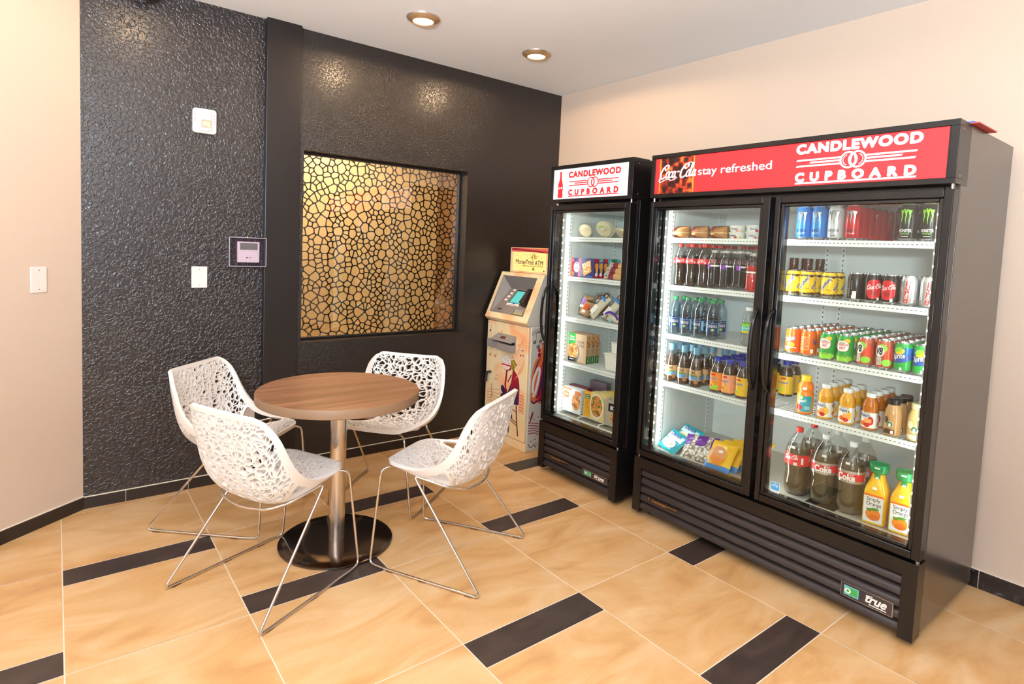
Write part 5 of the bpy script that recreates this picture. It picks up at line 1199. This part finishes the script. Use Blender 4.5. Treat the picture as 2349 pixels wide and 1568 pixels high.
f1_ = bottle('coffee_bottle', 'bottle', P_FRA, None, None, MOC, (.012, .088, MOC, d_fra(pm('dark_brown_print', '#3a2016'))), (.0225, .129, .150, BKC), .15); rows(f1_, wx[:3], -2.800, Z4, lab_row('light brown coffee bottle with dark lid', 'beside the apple juice'), 'mocha coffee bottles', rot=.2)
f2_ = bottle('coffee_bottle', 'bottle', P_FRA, None, None, VAN, (.012, .088, VAN, d_fra(pm('pale_cream_print', '#efe0b8'))), (.0225, .129, .150, CRC), .15); rows(f2_, wx[:3], -2.884, Z4, lab_row('cream coloured coffee bottle', 'at the cooler wall'), 'vanilla coffee bottles', rot=.2)
# --- floor, right side
def d_big(diet):
    def d(b, R):
        if diet:
            b.lathe([(R + .0002, .141), (R + .0002, .152)], SLV, 32); b.lathe([(R + .0002, .182), (R + .0002, .193)], SLV, 32)
            for q in (0, 2.1, -2.1): b.put(text('Coke', .072, .030, -.006, -.002, bold=.045), WHI, C_(R, .167, q, 2)); b.put(text('Diet', .022, .009, .012, .011, shear=.2), WHI, C_(R, .167, q, 3))
        else:
            for q in (0, 2.1, -2.1): b.put(script_logo(.066, -.010, .010, .03), WHI, C_(R, .167, q, 2)); b.put(rect(.036, -.016, .046, .014, 3), WHI, C_(R, .167, q, 2)); b.put(rect(.004, -.024, .020, -.010, 3), WHI, C_(R, .167, q, 2))
        b.put(rect(-.008, -.005, .010, .006, 3), WHI, cyl(.0485, .222, -.1))
    return d
k2 = bottle('cola_bottle', 'bottle', P_2L, .222, PET, COLA2, (.142, .193, REDL, d_big(False)), (.0155, .290, .310, REDC), .31, 32); rows(k2, [-.600, -.455], -2.425, ZF_, lab_row('large red-capped cola bottle', 'on the cooler floor'), 'large cola bottles', rz0=.1)
k3 = bottle('cola_bottle', 'bottle', P_2L, .222, PET, COLA2, (.142, .193, REDL, d_big(True)), (.0155, .290, .310, WHC), .31, 32); rows(k3, [-.598, -.475], -2.545, ZF_, lab_row('large diet cola bottle', 'in the file on the black mat'), 'large diet cola bottles', rz0=.35); rows(k3, [-.598, -.475], -2.660, ZF_, lab_row('large diet cola bottle', 'in the file beside the juice jugs'), 'large diet cola bottles', first=False, rz0=.2, rot=.05)
b = MB(); b.box((-.66, -2.500, ZF_ - .0006), (-.50, -2.625, ZF_ + .0004), INK); tag(b.build('shelf_mat', smooth=0), 'black mat on the cooler floor under a large diet cola bottle', 'mat')
# juice jugs: square shoulders, flared green lid
OJ = pm('orange_juice', '#f3b70f', .15); GLID = pm('green_lid', '#138a4a', .3)
def jug():
    t = thing('juice_jug', 'x', 'jug'); prof = [(.036, 0, 6), (.042, .004, 6), (.044, .014, 5), (.0445, .10, 5), (.044, .135, 4), (.040, .155, 3), (.030, .180, 2.3), (.0235, .200, 2), (.0225, .212, 2), (.025, .222, 2)]
    n = 32; vs = []; fs = []
    for r_, z, e in prof:
        for k in range(n):
            q = 2 * PI * k / n; c, s_ = math.cos(q), math.sin(q); m = (abs(c) ** e + abs(s_) ** e) ** (-1 / e); vs.append((r_ * m * c, r_ * m * s_, z))
    for i in range(len(prof) - 1):
        for k in range(n): fs.append((i * n + k, i * n + (k + 1) % n, (i + 1) * n + (k + 1) % n, (i + 1) * n + k))
    fs.append(tuple(range(n - 1, -1, -1))); b = MB(); b.add(vs, fs, OJ); b.build('body', t)
    b = MB(); b.lathe([(.028, .212), (.034, .218), (.037, .246), (.036, .250), (.033, .250), (.031, .247), (0, .248)], GLID, 32); b.build('lid', t)
    b = MB(); b.add([(-.0375, y, z) for y, z in ((.010, .236), (-.010, .236), (-.010, .242), (.010, .242))], [(3, 2, 1, 0)], WHI); b.put(rect(-.011, .188, .011, .214, 3), GLID, cyl(.0262, 0)); b.put(rect(-.006, .192, .006, .200, 2), WHI, cyl(.0268, 0)); b.build('hang_tag', t)
    b = MB(); f = lambda a, c: (-.0452, -a, c); f1 = lambda a, c: (-.0456, -a, c); f2 = lambda a, c: (-.0460, -a, c)
    b.put(rect(-.036, .012, .034, .128), WHI, f); b.put(rect(-.036, .120, .034, .128), ORC, f1); b.put(text('Simply', .050, .021, -.002, .106, bold=.005), INK, f1); b.put(text('Orange', .054, .021, .0, .086, bold=.005), INK, f1)
    b.put(ell(0, .046, .027, .026, 20), pm('orange_fruit_print', '#ee8318', .4), f1); b.put(ell(.004, .034, .020, .012, 16), pm('deep_orange_print', '#dd6a12', .4), f2); b.put(ell(.004, .068, .017, .006, 12, .15), pm('leaf_print', '#4f8a2a', .4), f2); b.put(ell(-.016, .062, .010, .005, 10, -.5), pm('leaf_print', '#4f8a2a'), f2)
    b.build('label', t, smooth=0); b = MB(); b.put(rect(-.009, .150, .007, .160, 2), WHI, lambda a, c: (-.046 + (c - .150) * .35, -a, c)); b.build('price_sticker', t, smooth=0)
    return t
jg = jug(); tag(jg, 'orange juice jug with green lid beside the large diet cola', None, 'orange juice jugs'); jg.location = (-.612, -2.770, ZF_); jg.rotation_euler = (0, 0, .12); dup(jg, (-.612, -2.868, ZF_), .12, 'orange juice jug with green lid at the cooler wall')
# --- top shelf, left side: wrapped sandwiches and yogurt pots
FILM = clear('clear_film', '#fcfaf7', .10, 3.2)
def pillow(b, w, h, d, m, T=None, nu=18, nv=14, seed=0, wr=.08, e=2.4, bands=None):
    """puffed pouch lying in the a (width) / b (height) plane, D thick; BANDS(u, v) picks the material"""
    rs = np.random.RandomState(seed); ph = rs.rand(6) * 6; vs = []; q = {}
    for s in (1, -1):
        for i in range(nu + 1):
            for j in range(nv + 1):
                u, v = 2 * i / nu - 1, 2 * j / nv - 1
                p = max(0, (1 - abs(u) ** e)) ** .6 * max(0, (1 - abs(v) ** e)) ** .6
                cr = 1 + wr * (math.sin(7 * u + ph[0]) * math.sin(5 * v + ph[1]) + .6 * math.sin(13 * u + 9 * v + ph[2]) + .5 * math.sin(19 * v - 6 * u + ph[3]))
                vs.append((s * d / 2 * p * cr, -u * w / 2 * (1 - .05 * (1 - abs(v))), v * h / 2))
    n = (nu + 1) * (nv + 1)
    for s in (0, 1):
        for i in range(nu):
            for j in range(nv):
                a = s * n + i * (nv + 1) + j; f = (a, a + 1, a + nv + 2, a + nv + 1) if s else (a, a + nv + 1, a + nv + 2, a + 1)
                mm = bands((i + .5) / nu, (j + .5) / nv) if bands else m; q.setdefault(mm, []).append(f)
    for mm, fs in q.items(): b.add(vs, fs, mm, T)
BREAD = pm('toasted_bread', '#c98d58', .6); HAM = pm('pink_filling', '#c9705c', .5); CHEESE = pm('pale_cheese', '#ecd28c', .5); MAROON = pm('maroon_sticker', '#7d1a1c', .4)
def sandwich(label, y, bun):
    t = thing('wrapped_sandwich', label, 'sandwich', 'wrapped sandwiches'); st = MAROON if bun else pm('red_sticker', '#a8321f', .4)
    def bands(u, v):
        if .08 < u < .52: return st if v > .60 else HAM if v > .46 else CHEESE if v > .26 else st
        return CHEESE if .42 < v < .50 else HAM if .36 < v < .42 else BREAD
    b = MB(); pillow(b, .104, .064, .092, BREAD, nu=26, nv=22, seed=int(y * -100), wr=.025, e=2.3, bands=bands); b.build('sandwich', t)
    b = MB(); pillow(b, .112, .068, .098, FILM, seed=int(y * -100), wr=.07); b.build('wrapper', t)
    t.location = (-.595, y, Z1 + .031); t.rotation_euler = (0, 0, -.25); return t
sandwich('wrapped sandwich with maroon sticker at the cooler wall', -1.706, True); sandwich('middle one of the three wrapped sandwiches', -1.822, False); sandwich('wrapped sandwich in a round bun beside the yogurt pots', -1.937, False)
YOG = pm('yogurt_pot_white', '#efece4', .4)
def yog():
    t = thing('yogurt_pot', 'x', 'yogurt pot'); b = MB(); b.lathe([(0, 0), (.034, 0), (.040, .028), (.042, .030)], YOG, 28); b.build('pot', t)
    b = MB(); b.lathe([(.043, .030), (.043, .0325), (0, .033)], YOG, 28); b.build('lid', t)
    b = MB(); b.put(text('Chobani', .036, .010, -.004, .016, bold=.02), NAV, cyl(.0385, 0, 0)); b.put(text('Chobani', .036, .010, 0, .016, bold=.02), NAV, cyl(.0385, 0, -1.5)); b.put(ell(.012, .006, .009, .005, 8), CRD, cyl(.0375, 0, 0)); b.put(ell(.0, .006, .007, .004, 8), YEL, cyl(.0375, 0, .9)); b.build('print', t); return t
yg = yog(); first = True
for y, w in ((-2.040, 'beside the sandwiches'), (-2.130, 'beside the door handle')):
    for k, h in enumerate(('lower', 'upper')):
        lab = f'{h} white yogurt pot of the stack {w}'
        if first: tag(yg, lab, None, 'yogurt pots'); yg.location = (-.60, y, Z1); first = False
        else: dup(yg, (-.60, y, Z1 + .0335 * k), .2 * k + .3 * (y < -2.1), lab, 'yogurt pots')
# --- cooler floor, left side: bagged snacks
def bag(name, label, cat, w, h, d, T, m, bands, seed, deco=None, group=None, film=None):
    t = thing(name, label, cat, group); b = MB(); pillow(b, w, h, d, m, T, 22, 18, seed, .10, 3.2, bands); b.build('pouch', t)
    if deco:
        b = MB(); deco(b, lambda a, c: tuple(T @ Vector((-d / 2 * max(.05, (1 - abs(2 * a / w) ** 3.2)) ** .6 * max(.05, (1 - abs(2 * c / h) ** 3.2)) ** .6 * 1.10 - .002, -a, c)))); b.build('print', t)
    return t
def TT(x, y, z, tilt=0.0, yaw=0.0, roll=0.0): return Matrix.Translation((x, y, z)) @ Matrix.Rotation(yaw, 4, 'Z') @ Matrix.Rotation(tilt, 4, 'Y') @ Matrix.Rotation(roll, 4, 'X')
TEAL = pm('teal_wrapper', '#1f9fae', .25); CREAM = pm('iced_pastry', '#efe7cd', .4); PURP = pm('purple_wrapper', '#6a2b8c', .25); COCO = pm('pale_shreds', '#e4ddd3', .5); nt, N, L, pb = nodes(COCO); tcn = N('ShaderNodeTexCoord'); n1 = N('ShaderNodeTexVoronoi', i_Scale=75); L(tcn.outputs['Object'], n1.inputs['Vector']); r = ramp(N, [(0.1, '#f3efe8'), (0.45, '#ded5c8'), (0.62, '#8d7b6c')]); L(n1.outputs['Distance'], r.inputs[0]); L(r.outputs[0], pb.inputs['Base Color']); GOLD = pm('yellow_wrapper', '#f2b81c', .25); BLUB = pm('blue_wrapper', '#3b82c4', .25); GLZ = pm('glazed_bun', '#d98f5a', .3)
def d_dan(b, f): b.put(text('Danish', .080, .024, .0, .038, bold=.02), NAV, f); b.put(ell(-.004, -.022, .050, .030, 16), CREAM, f); b.put(ell(-.004, -.022, .026, .016, 14), pm('cheese_centre', '#d8cf9a', .4), lambda a, c: tuple(Vector(f(a, c)) + Vector((-.001, 0, .001))))
tg = bag('danish_pastry', 'teal wrapped pastry lying in the corner of the cooler floor, in front of another', 'pastry', .150, .130, .034, TT(-.610, -1.745, .420, .85, -.15, .18), TEAL, lambda u, v: pm('pale_blue_wrapper', '#cfe6e6', .25) if .55 < v < .82 and .1 < u < .9 else TEAL, 3, d_dan, 'teal pastries')
settle(tg, (-.61, -1.745, ZF_)); dup(tg, (-.500, -1.758, ZF_ + .018), .1, 'teal wrapped pastry in the corner of the cooler floor, the rear one')
def d_sh(b, f):
    for k in range(3): b.put(rect(-.05 + .034 * k, .012, -.024 + .034 * k, .050, 2), PURP, f)
tg = bag('snack_bag', 'bag of pale snack pieces with purple printing on the cooler floor', 'snack bag', .185, .150, .055, TT(-.60, -1.905, .430, .75, .05, -.12), COCO, lambda u, v: PURP if v > .52 and int(u * 7) % 3 != 2 else COCO, 5, None); settle(tg, (-.60, -1.905, ZF_))
def d_bun(b, f): b.put(ell(-.012, .0, .048, .046, 16), GLZ, f); b.put(text('HONEY', .078, .022, .0, -.024, bold=.05, rot=-.08), pm('orange_lettering', '#f28a1a', .3), lambda a, c: tuple(Vector(f(a, c)) + Vector((-.0015, 0, .001)))); b.put(text('BUN', .054, .022, .0, -.048, bold=.05, rot=-.08), pm('orange_lettering', '#f28a1a', .3), lambda a, c: tuple(Vector(f(a, c)) + Vector((-.0015, 0, .001)))); b.put(rect(-.010, .010, .014, .024, 2), WHI, lambda a, c: tuple(Vector(f(a, c)) + Vector((-.0015, 0, .001))))
tg = bag('honey_bun', 'front yellow wrapped honey bun of the leaning row on the cooler floor', 'pastry', .150, .165, .029, TT(-.625, -2.050, .4345, .70, -.10, -.10), GOLD, lambda u, v: BLUB if v < .16 or (v < .3 and u < .15) else GOLD, 8, d_bun, 'yellow honey buns'); settle(tg, (-.625, -2.05, ZF_))
for k in range(1, 5): dup(tg, (-.625 + .050 * k, -2.05 - .020 * k, ZF_), -.05 * k, f'{ord_(k)} yellow wrapped honey bun from the front of the leaning row')

# ------------------------------------------------------------------ small cooler
Y_S = 0
U1, U2, U3, U4, UF = 1.5435, 1.2885, 1.0235, .7275, .4048
PIECE = pm('pale_pasty', '#e2d3b0', .5); TORT = pm('flatbread', '#e9ddc4', .5)
def pack(label, y, z, w, h, n_, lab_m, seed, x=-.585, tilt=.45, yaw=0.0, name='wrapped_flatbread', roll=0.0, cat='wrapped food'):
    t = thing(name, label, cat, 'wrapped food on the top shelf of the small cooler')
    for k in range(n_):
        b = MB(); b.lathe([(0, 0), (w * .40, 0), (w * .42, .005), (w * .40, .010), (0, .011)], TORT if k % 2 else PIECE, 24, TT(.012 * k, 0, 0, PI / 2 - tilt + .05 * k, 0) @ Matrix.Translation((0, 0, -.005))); b.build('flatbread', t)
    b = MB(); pillow(b, w, h, .050, FILM, TT(.008, 0, 0, tilt, 0), seed=seed, wr=.16); b.build('wrapper', t)
    if lab_m: b = MB(); b.put(rect(-.030, .012, .006, .034, 3), lab_m, lambda a, c: tuple(TT(-.022, 0, 0, tilt) @ Vector((0, -a, c)))); b.put(rect(-.014, -.012, .022, .010, 3), pm('pale_label_print', '#d9d2bf'), lambda a, c: tuple(TT(-.022, 0, 0, tilt) @ Vector((0, -a, c)))); b.build('label', t)
    t.location = (x, y, z + h * .40 * math.cos(tilt)); t.rotation_euler = (roll, 0, yaw); return t
pack('film wrapped flatbreads nearest the cooler wall on the top shelf', -.945, U1 + .008, .105, .110, 2, None, 1, yaw=.35); pack('film wrapped flatbreads with a green label on the top shelf', -1.108, U1 + .012, .130, .125, 4, LGR, 2, yaw=.2); pack('film wrapped flatbreads beside the door frame on the top shelf', -1.262, U1 + .002, .125, .115, 3, None, 6, tilt=.95, yaw=-.2)
# boxed food: faces carry the print
def carton(name, label, w, h, d, m, front_d=None, side_d=None, group=None, cat='carton'):
    t = thing(name, label, cat, group); b = MB(); b.box((0, w / 2, 0), (d, -w / 2, h), m)
    if front_d: front_d(b, lambda k: (lambda a, c: (-.0004 * k, -a, c)))
    if side_d: side_d(b, lambda k: (lambda a, c: (d / 2 + a, -w / 2 - .0004 * k, c)))
    b.build('box', t, smooth=0); return t
DKB = pm('dark_blue_carton', '#2c2f6c', .35); PAST = pm('pastry_picture', '#e39a3a', .4)
def strud_f(b, f):
    b.put(rect(-.1025, 0, -.083, .120), CRD, f(1)); b.put(rect(-.042, 0, -.022, .120), pm('pink_red_print', '#e0455a'), f(1)); b.put(ell(-.058, .062, .026, .034, 20), WHI, f(2)); b.put(text('Toaster', .032, .010, -.058, .074, bold=.01), NAV, f(3)); b.put(text('Strudel', .041, .018, -.058, .056, bold=.02, shear=.25, rot=.1), NAV, f(3)); b.put(rect(-.068, .084, -.048, .092), NAV, f(3))
    b.put(poly([(-.010, .082), (.066, .114), (.078, .038), (.012, .006)]), PAST, f(2))
    b.put(ring(.014, .074, .010, .015, 18), WHI, f(3)); b.put(ring(.050, .087, .010, .015, 18), WHI, f(3)); b.put(stroke(catmull([(.016, .040), (.032, .034), (.052, .044), (.058, .056)], 5), .006), WHI, f(3)); b.put(rect(.044, .0, .088, .012), pm('blue_print', '#3456a8'), f(1)); b.put(text('6', .008, .016, -.093, .106), WHI, f(2)); b.put(ell(-.088, .018, .013, .014, 12), PORA, f(3))
def strud_s(c):
    def d(b, f): b.put(rect(-.018, .06, .018, .120), c, f(1)); b.put(poly([(-.015, .086), (.004, .096), (.015, .088), (.014, .034), (-.004, .026)]), PAST, f(2)); b.put(stroke(catmull([(-.016, .088), (.0, .102), (.016, .094)], 4), .006), DKB, f(3)); b.put(rect(-.018, 0, .018, .024), CRD, f(1)); b.put(ell(0, .022, .012, .012, 12), WHI, f(2))
    return d
CY = pm('cyan_carton_print', '#6cc0c8'); cols = [CRD, CY, CRD, CY, GRN, CY]
for k, c in enumerate(cols):
    t = carton('pastry_carton', ('front pastry carton of the row on the second shelf, its glazed pastry picture facing out' if k == 0 else f'{ord_(k)} pastry carton from the front of the row, its {["", "cyan", "red", "cyan", "green", "cyan"][k]} end showing' if c is not CY else f'{ord_(k)} pastry carton from the front of the row, its cyan end showing'), .205, .121, .0385, DKB, strud_f if k == 0 else None, strud_s(c), 'pastry cartons')
    t.location = (-.630 + .0405 * k, -.9835, U2); t['label'] = t['label'].replace('first', 'front')
BURR = pm('burrito_wrapper_tan', '#d3a46a', .3); BURM = pm('burrito_wrapper_maroon', '#8a2230', .3)
def d_bur(b, f): b.put(rect(-.075, -.014, -.042, .014, 3), WHI, f); [b.put(rect(-.072 + .0042 * k, -.012, -.0700 + .0042 * k, .012), INK, lambda a, c: tuple(Vector(f(a, c)) + Vector((-.001, 0, 0)))) for k in range(7)]
for k, (y, z, x) in enumerate(((-1.215, U2 + .019, -.640), (-1.222, U2 + .052, -.632), (-1.230, U2 + .083, -.618))):
    t = bag('burrito', f'{("lowest", "middle", "topmost")[k]} wrapped burrito of the stack in front of the pastry cartons', 'burrito', .190, .042, .042, TT(0, 0, 0, .25, 0, .03), BURR, lambda u, v: BURM if .22 < u < .5 else BURR, 20 + k, d_bur, 'wrapped burritos'); t.location = (x + .028, y - .035, z)
# third shelf: bread in bags
BUN = pm('soft_roll', '#c99b72', .55); WBR = pm('white_bread', '#e8dcc6', .55)
def breadbag(label, x, y, z, w, h, d, tilt, yaw, roll, m, deco, seed, n_=2):
    t = thing('bread_bag', label, 'bread', 'bagged bread on the third shelf of the small cooler'); T = TT(0, 0, 0, tilt, yaw, roll)
    for k in range(n_):
        b = MB(); pillow(b, w * .78, h * .80 / n_, d * .85, m, T @ Matrix.Translation((0, 0, (k - (n_ - 1) / 2) * h * .82 / n_)), wr=.03, seed=seed + k, e=2.2); b.build('bread', t)
    b = MB(); pillow(b, w, h, d, FILM, T, seed=seed, wr=.14); b.build('wrapper', t)
    b = MB(); deco(b, lambda a, c: tuple(T @ Vector((-d / 2 - .003, -a, c)))); b.build('label', t); t.location = (x, y, z); return t
def lb(c, x0, z0, x1, z1): return lambda b, f: (b.put(rect(x0, z0, x1, z1, 2), c, f), b.put(rect(x0 - .004, z0 - .022, x1 - .012, z0 - .004, 2), WHI, f))
breadbag('bag of rolls with a purple label behind the front bag', -.56, -.965, U3 + .078, .10, .150, .065, .25, .15, .12, BUN, lb(pm('purple_print', '#8a2fb0'), -.02, .0, .016, .040), 31); breadbag('bag of rolls with a red label at the front of the third shelf', -.605, -1.020, U3 + .062, .105, .115, .060, .35, .1, .2, BUN, lb(pm('red_orange_print', '#d8572a'), -.006, -.012, .032, .026), 33)
breadbag('bag of rolls at the back of the third shelf', -.47, -1.02, U3 + .085, .12, .165, .07, .15, .1, -.1, pm('brown_roll', '#9a6f55', .55), lb(WHI, -.02, .01, .02, .03), 35)
def lw_(c): return lambda b, f: (b.put(rect(-.024, .050, .024, .066, 3), pm('bright_blue_print', '#3a86d8'), f), b.put(ring(0, .084, .012, .018, 18), pm('dark_brown_print', '#3a2016'), f), b.put(rect(-.020, -.060, .014, .0, 3), WHI, f))
breadbag('long white bread bag leaning on the third shelf, blue band near its top', -.60, -1.125, U3 + .086, .072, .215, .052, .30, .1, .62, WBR, lw_(0), 41, 1); breadbag('long white bread bag behind the front one, partly hidden by the door frame', -.575, -1.215, U3 + .080, .072, .200, .052, .30, .1, .60, WBR, lw_(0), 43, 1)
breadbag('white and violet snack bag lying beside the door frame', -.615, -1.255, U3 + .032, .120, .062, .050, .25, .1, .15, WBR, lambda b, f: (b.put(stroke(catmull([(-.05, .004), (-.02, .026), (.03, .016), (.055, -.006)], 5), .014), pm('violet_print', '#5a2fa0'), f), b.put(rect(-.008, -.030, .006, -.012, 2), pm('sky_print', '#7fc4dc'), f)), 45, 1)
# fourth shelf: ready meals and tubs
KRAFT = pm('kraft_carton', '#c19a74', .4); FOOD = pm('fried_food_picture', '#d98a3a', .4)
nt, N, L, pb = nodes(FOOD); tcn = N('ShaderNodeTexCoord'); n1 = N('ShaderNodeTexNoise', i_Scale=55, i_Detail=3, i_Distortion=.8); L(tcn.outputs['Object'], n1.inputs['Vector']); r = ramp(N, [(.35, '#7a3a16'), (.48, '#d27a2c'), (.6, '#f0a95a'), (.72, '#f7d9a2')]); L(n1.outputs['Fac'], r.inputs[0]); L(r.outputs[0], pb.inputs['Base Color'])
def meal_f(b, f):
    b.put(rect(-.080, .110, -.018, .186), GRN, f(1)); b.put(text('Marie', .040, .016, -.050, .164, bold=.01, shear=.2), WHI, f(2)); b.put(text('Callenders', .052, .014, -.050, .146, bold=.01, shear=.2), WHI, f(2)); b.put(text('SESAME', .066, .018, .030, .136, bold=.015), pm('label_ink', '#5a3a22'), f(1)); b.put(text('CHICKEN', .066, .018, .030, .112, bold=.015), pm('label_ink', '#5a3a22'), f(1)); b.put(ell(-.028, .060, .052, .060, 18), INK, f(2)); b.put(ell(-.034, .068, .046, .054, 18), FOOD, f(3)); b.put(rect(-.080, 0, .004, .028), INK, f(4)); b.put(rect(-.068, .014, -.030, .018), WHI, f(5))
def meal_s(b, f): b.put(rect(-.017, 0, .017, .050), pm('deep_green_print', '#1f6a2e'), f(1)); b.put(text('Marie', .034, .012, 0, .026, rot=PI / 2), WHI, f(2)); b.put(ell(.0, .142, .013, .036, 16), INK, f(1)); b.put(ell(-.002, .146, .012, .032, 16), FOOD, f(2)); b.put(text('SESAME', .040, .010, -.004, .078, rot=PI / 2), pm('label_ink', '#5a3a22'), f(1)); b.put(text('CHICKEN', .040, .008, .008, .078, rot=PI / 2), pm('label_ink', '#5a3a22'), f(1))
for k in range(3):
    t = carton('meal_carton', ('front sesame chicken carton of three on the fourth shelf, its face showing', 'second sesame chicken carton, only its end showing behind the front one', 'rearmost sesame chicken carton of the three')[k], .164, .187, .038, KRAFT, meal_f if k == 0 else None, meal_s, 'sesame chicken cartons'); t.location = (-.622 + .0415 * k, -.961, U4)
TUB = pm('milky_tub', '#ece6db', .35)
def tub(label, x, y, z, w, h, m):
    t = thing('plastic_tub', label, 'tub', 'plastic tubs'); b = MB(); v = []
    for k, (s, zz) in enumerate(((.82, 0), (.97, h))):
        v += [(-w / 2 * s, -w / 2 * s, zz), (w / 2 * s, -w / 2 * s, zz), (w / 2 * s, w / 2 * s, zz), (-w / 2 * s, w / 2 * s, zz)]
    b.add(v, [(3, 2, 1, 0), (0, 1, 5, 4), (1, 2, 6, 5), (2, 3, 7, 6), (3, 0, 4, 7)], m); b.build('tub', t, bevel=.004)
    b = MB(); b.box((-w / 2 * 1.06, -w / 2 * 1.06, h), (w / 2 * 1.06, w / 2 * 1.06, h + .008), TUB); b.build('lid', t, bevel=.003); t.location = (x, y, z); return t
tub('large white lidded tub standing on the fourth shelf', -.575, -1.265, U4, .115, .098, TUB); tub('small white lidded tub standing on the large tub', -.575, -1.272, U4 + .1062, .066, .062, TUB); tub('tub with brown food behind the large white tub', -.44, -1.215, U4, .11, .085, pm('brown_filled_tub', '#a8814f', .4))
# floor of the small cooler
def bowl_f(b, f): b.put(rect(-.085, .138, .0, .152), PORA, f(1)); b.put(ell(-.050, .106, .030, .024, 14, e=2.6), PORA, f(1)); b.put(text('Tyson', .040, .014, -.050, .106, bold=.02), WHI, f(2)); b.put(ell(.040, .072, .044, .060, 20), pm('bowl_rim_picture', '#d9d2cc', .4), f(1)); b.put(ell(.042, .070, .039, .052, 20), FOOD, f(2)); b.put(rect(.03, .116, .085, .142), PORA, f(3)); b.put(text('CHICKEN', .040, .010, -.054, .064, bold=.02), PORA, f(1)); b.put(text('BITES', .040, .010, -.054, .050, bold=.02), PORA, f(1)); [b.put(rect(-.076, .036 - .007 * k, -.05, .038 - .007 * k), PGREY, f(1)) for k in range(4)]
def bowl_s(b, f): [b.put(rect(-.014, .125 - .022 * k, .014, .127 - .022 * k), PGREY, f(1)) for k in range(6)]
t = carton('meal_carton', 'white and orange bowl carton at the cooler wall on the floor rack', .170, .154, .050, pm('white_carton', '#e9e6e4', .35), bowl_f, bowl_s); t.location = (-.655, -.965, UF)
t = carton('meal_carton', 'dark red carton behind the white and orange carton', .172, .160, .045, pm('dark_red_carton', '#6a1a2a', .35)); t.location = (-.600, -.967, UF)
def veg_f(b, f): b.put(rect(-.085, 0, -.030, .168), pm('amber_carton_print', '#eaa52c'), f(1)); b.put(ell(.026, .084, .058, .078, 24), WHI, f(2)); b.put(ell(.024, .086, .050, .068, 24), FOOD, f(3)); [b.put(ell(x, z, .009, .008, 10), GRN, f(4)) for x, z in ((-.008, .130), (.0, .106), (.040, .084), (.052, .124), (.012, .050))]; b.put(rect(-.076, .116, -.036, .146), pm('deep_green_print', '#1f7a2e'), f(2)); b.put(text('healthy', .030, .010, -.056, .137, bold=.02), WHI, f(3)); b.put(text('Choice', .032, .011, -.056, .125, bold=.02), WHI, f(3)); [b.put(rect(-.074, .10 - .010 * k, -.044, .102 - .010 * k), pm('label_ink', '#5a3a22'), f(2)) for k in range(5)]
def rounded(label, x, y, m, fd, w=.178, h=.172, d=.045, name='meal_carton'):
    t = thing(name, label, 'carton', 'meal cartons on the floor rack'); pts = [(w / 2, 0), (w / 2, h * .55)] + [(w / 2 * math.cos(q), h * .55 + h * .45 * math.sin(q)) for q in np.linspace(.15, PI - .15, 14)] + [(-w / 2, h * .55), (-w / 2, 0)]
    b = MB(); b.prism([(-a, c) for a, c in pts][::-1], m, lambda a, c, k: (0 if k == 0 else d, a, c))
    if fd: fd(b, lambda k: (lambda a, c: (-.0004 * k, -a, c)))
    b.build('box', t, smooth=0); t.location = (x, y, UF); return t
YC = pm('pale_yellow_carton', '#ecd08a', .35); rounded('yellow round-topped carton with a noodle bowl picture on the floor rack', -.652, -1.165, YC, veg_f); rounded('second yellow round-topped carton, behind the front one', -.600, -1.185, YC, None); rounded('third yellow round-topped carton, behind the front two', -.548, -1.205, pm('yellow_carton', '#e8c23a', .35), None)
def bk_f(b, f): b.put(rect(-.05, .085, .06, .135), INK, f(1)); b.put(text('BOWL', .07, .026, -.0, .108, bold=.04), WHI, f(2)); b.put(ell(.004, .048, .036, .040, 16), FOOD, f(2))
t = carton('meal_carton', 'grey carton with black heading leaning beside the yellow cartons', .150, .155, .045, pm('grey_tan_carton', '#b9ad9a', .35), bk_f); t.location = (-.655, -1.345, UF); t.rotation_euler = (0, 0, .1)
def te_f(b, f): b.put(ell(-.06, .150, .060, .040, 18, e=3), pm('dark_teal_print', '#2f4a44'), f(1)); b.put(ell(-.06, .150, .054, .034, 18, e=3), pm('cream_print', '#d9cf9a'), f(2)); b.put(text('Evol', .06, .022, -.06, .152, bold=.02, shear=.2), pm('dark_teal_print', '#2f4a44'), f(3)); b.put(rect(.05, 0, .13, .20), pm('sand_carton_print', '#d9b070'), f(1)); b.put(text('bowls', .035, .012, .02, .17), PBRN, f(1))
t = carton('meal_carton', 'tall pale teal carton standing at the back of the floor rack', .250, .235, .045, pm('pale_teal_carton', '#8fb5a8', .35), te_f); t.location = (-.36, -1.195, UF)
t = carton('meal_carton', 'grey wrapped pack behind the white and orange carton', .150, .190, .040, pm('plum_grey_carton', '#6b5560', .35)); t.location = (-.48, -1.03, UF)
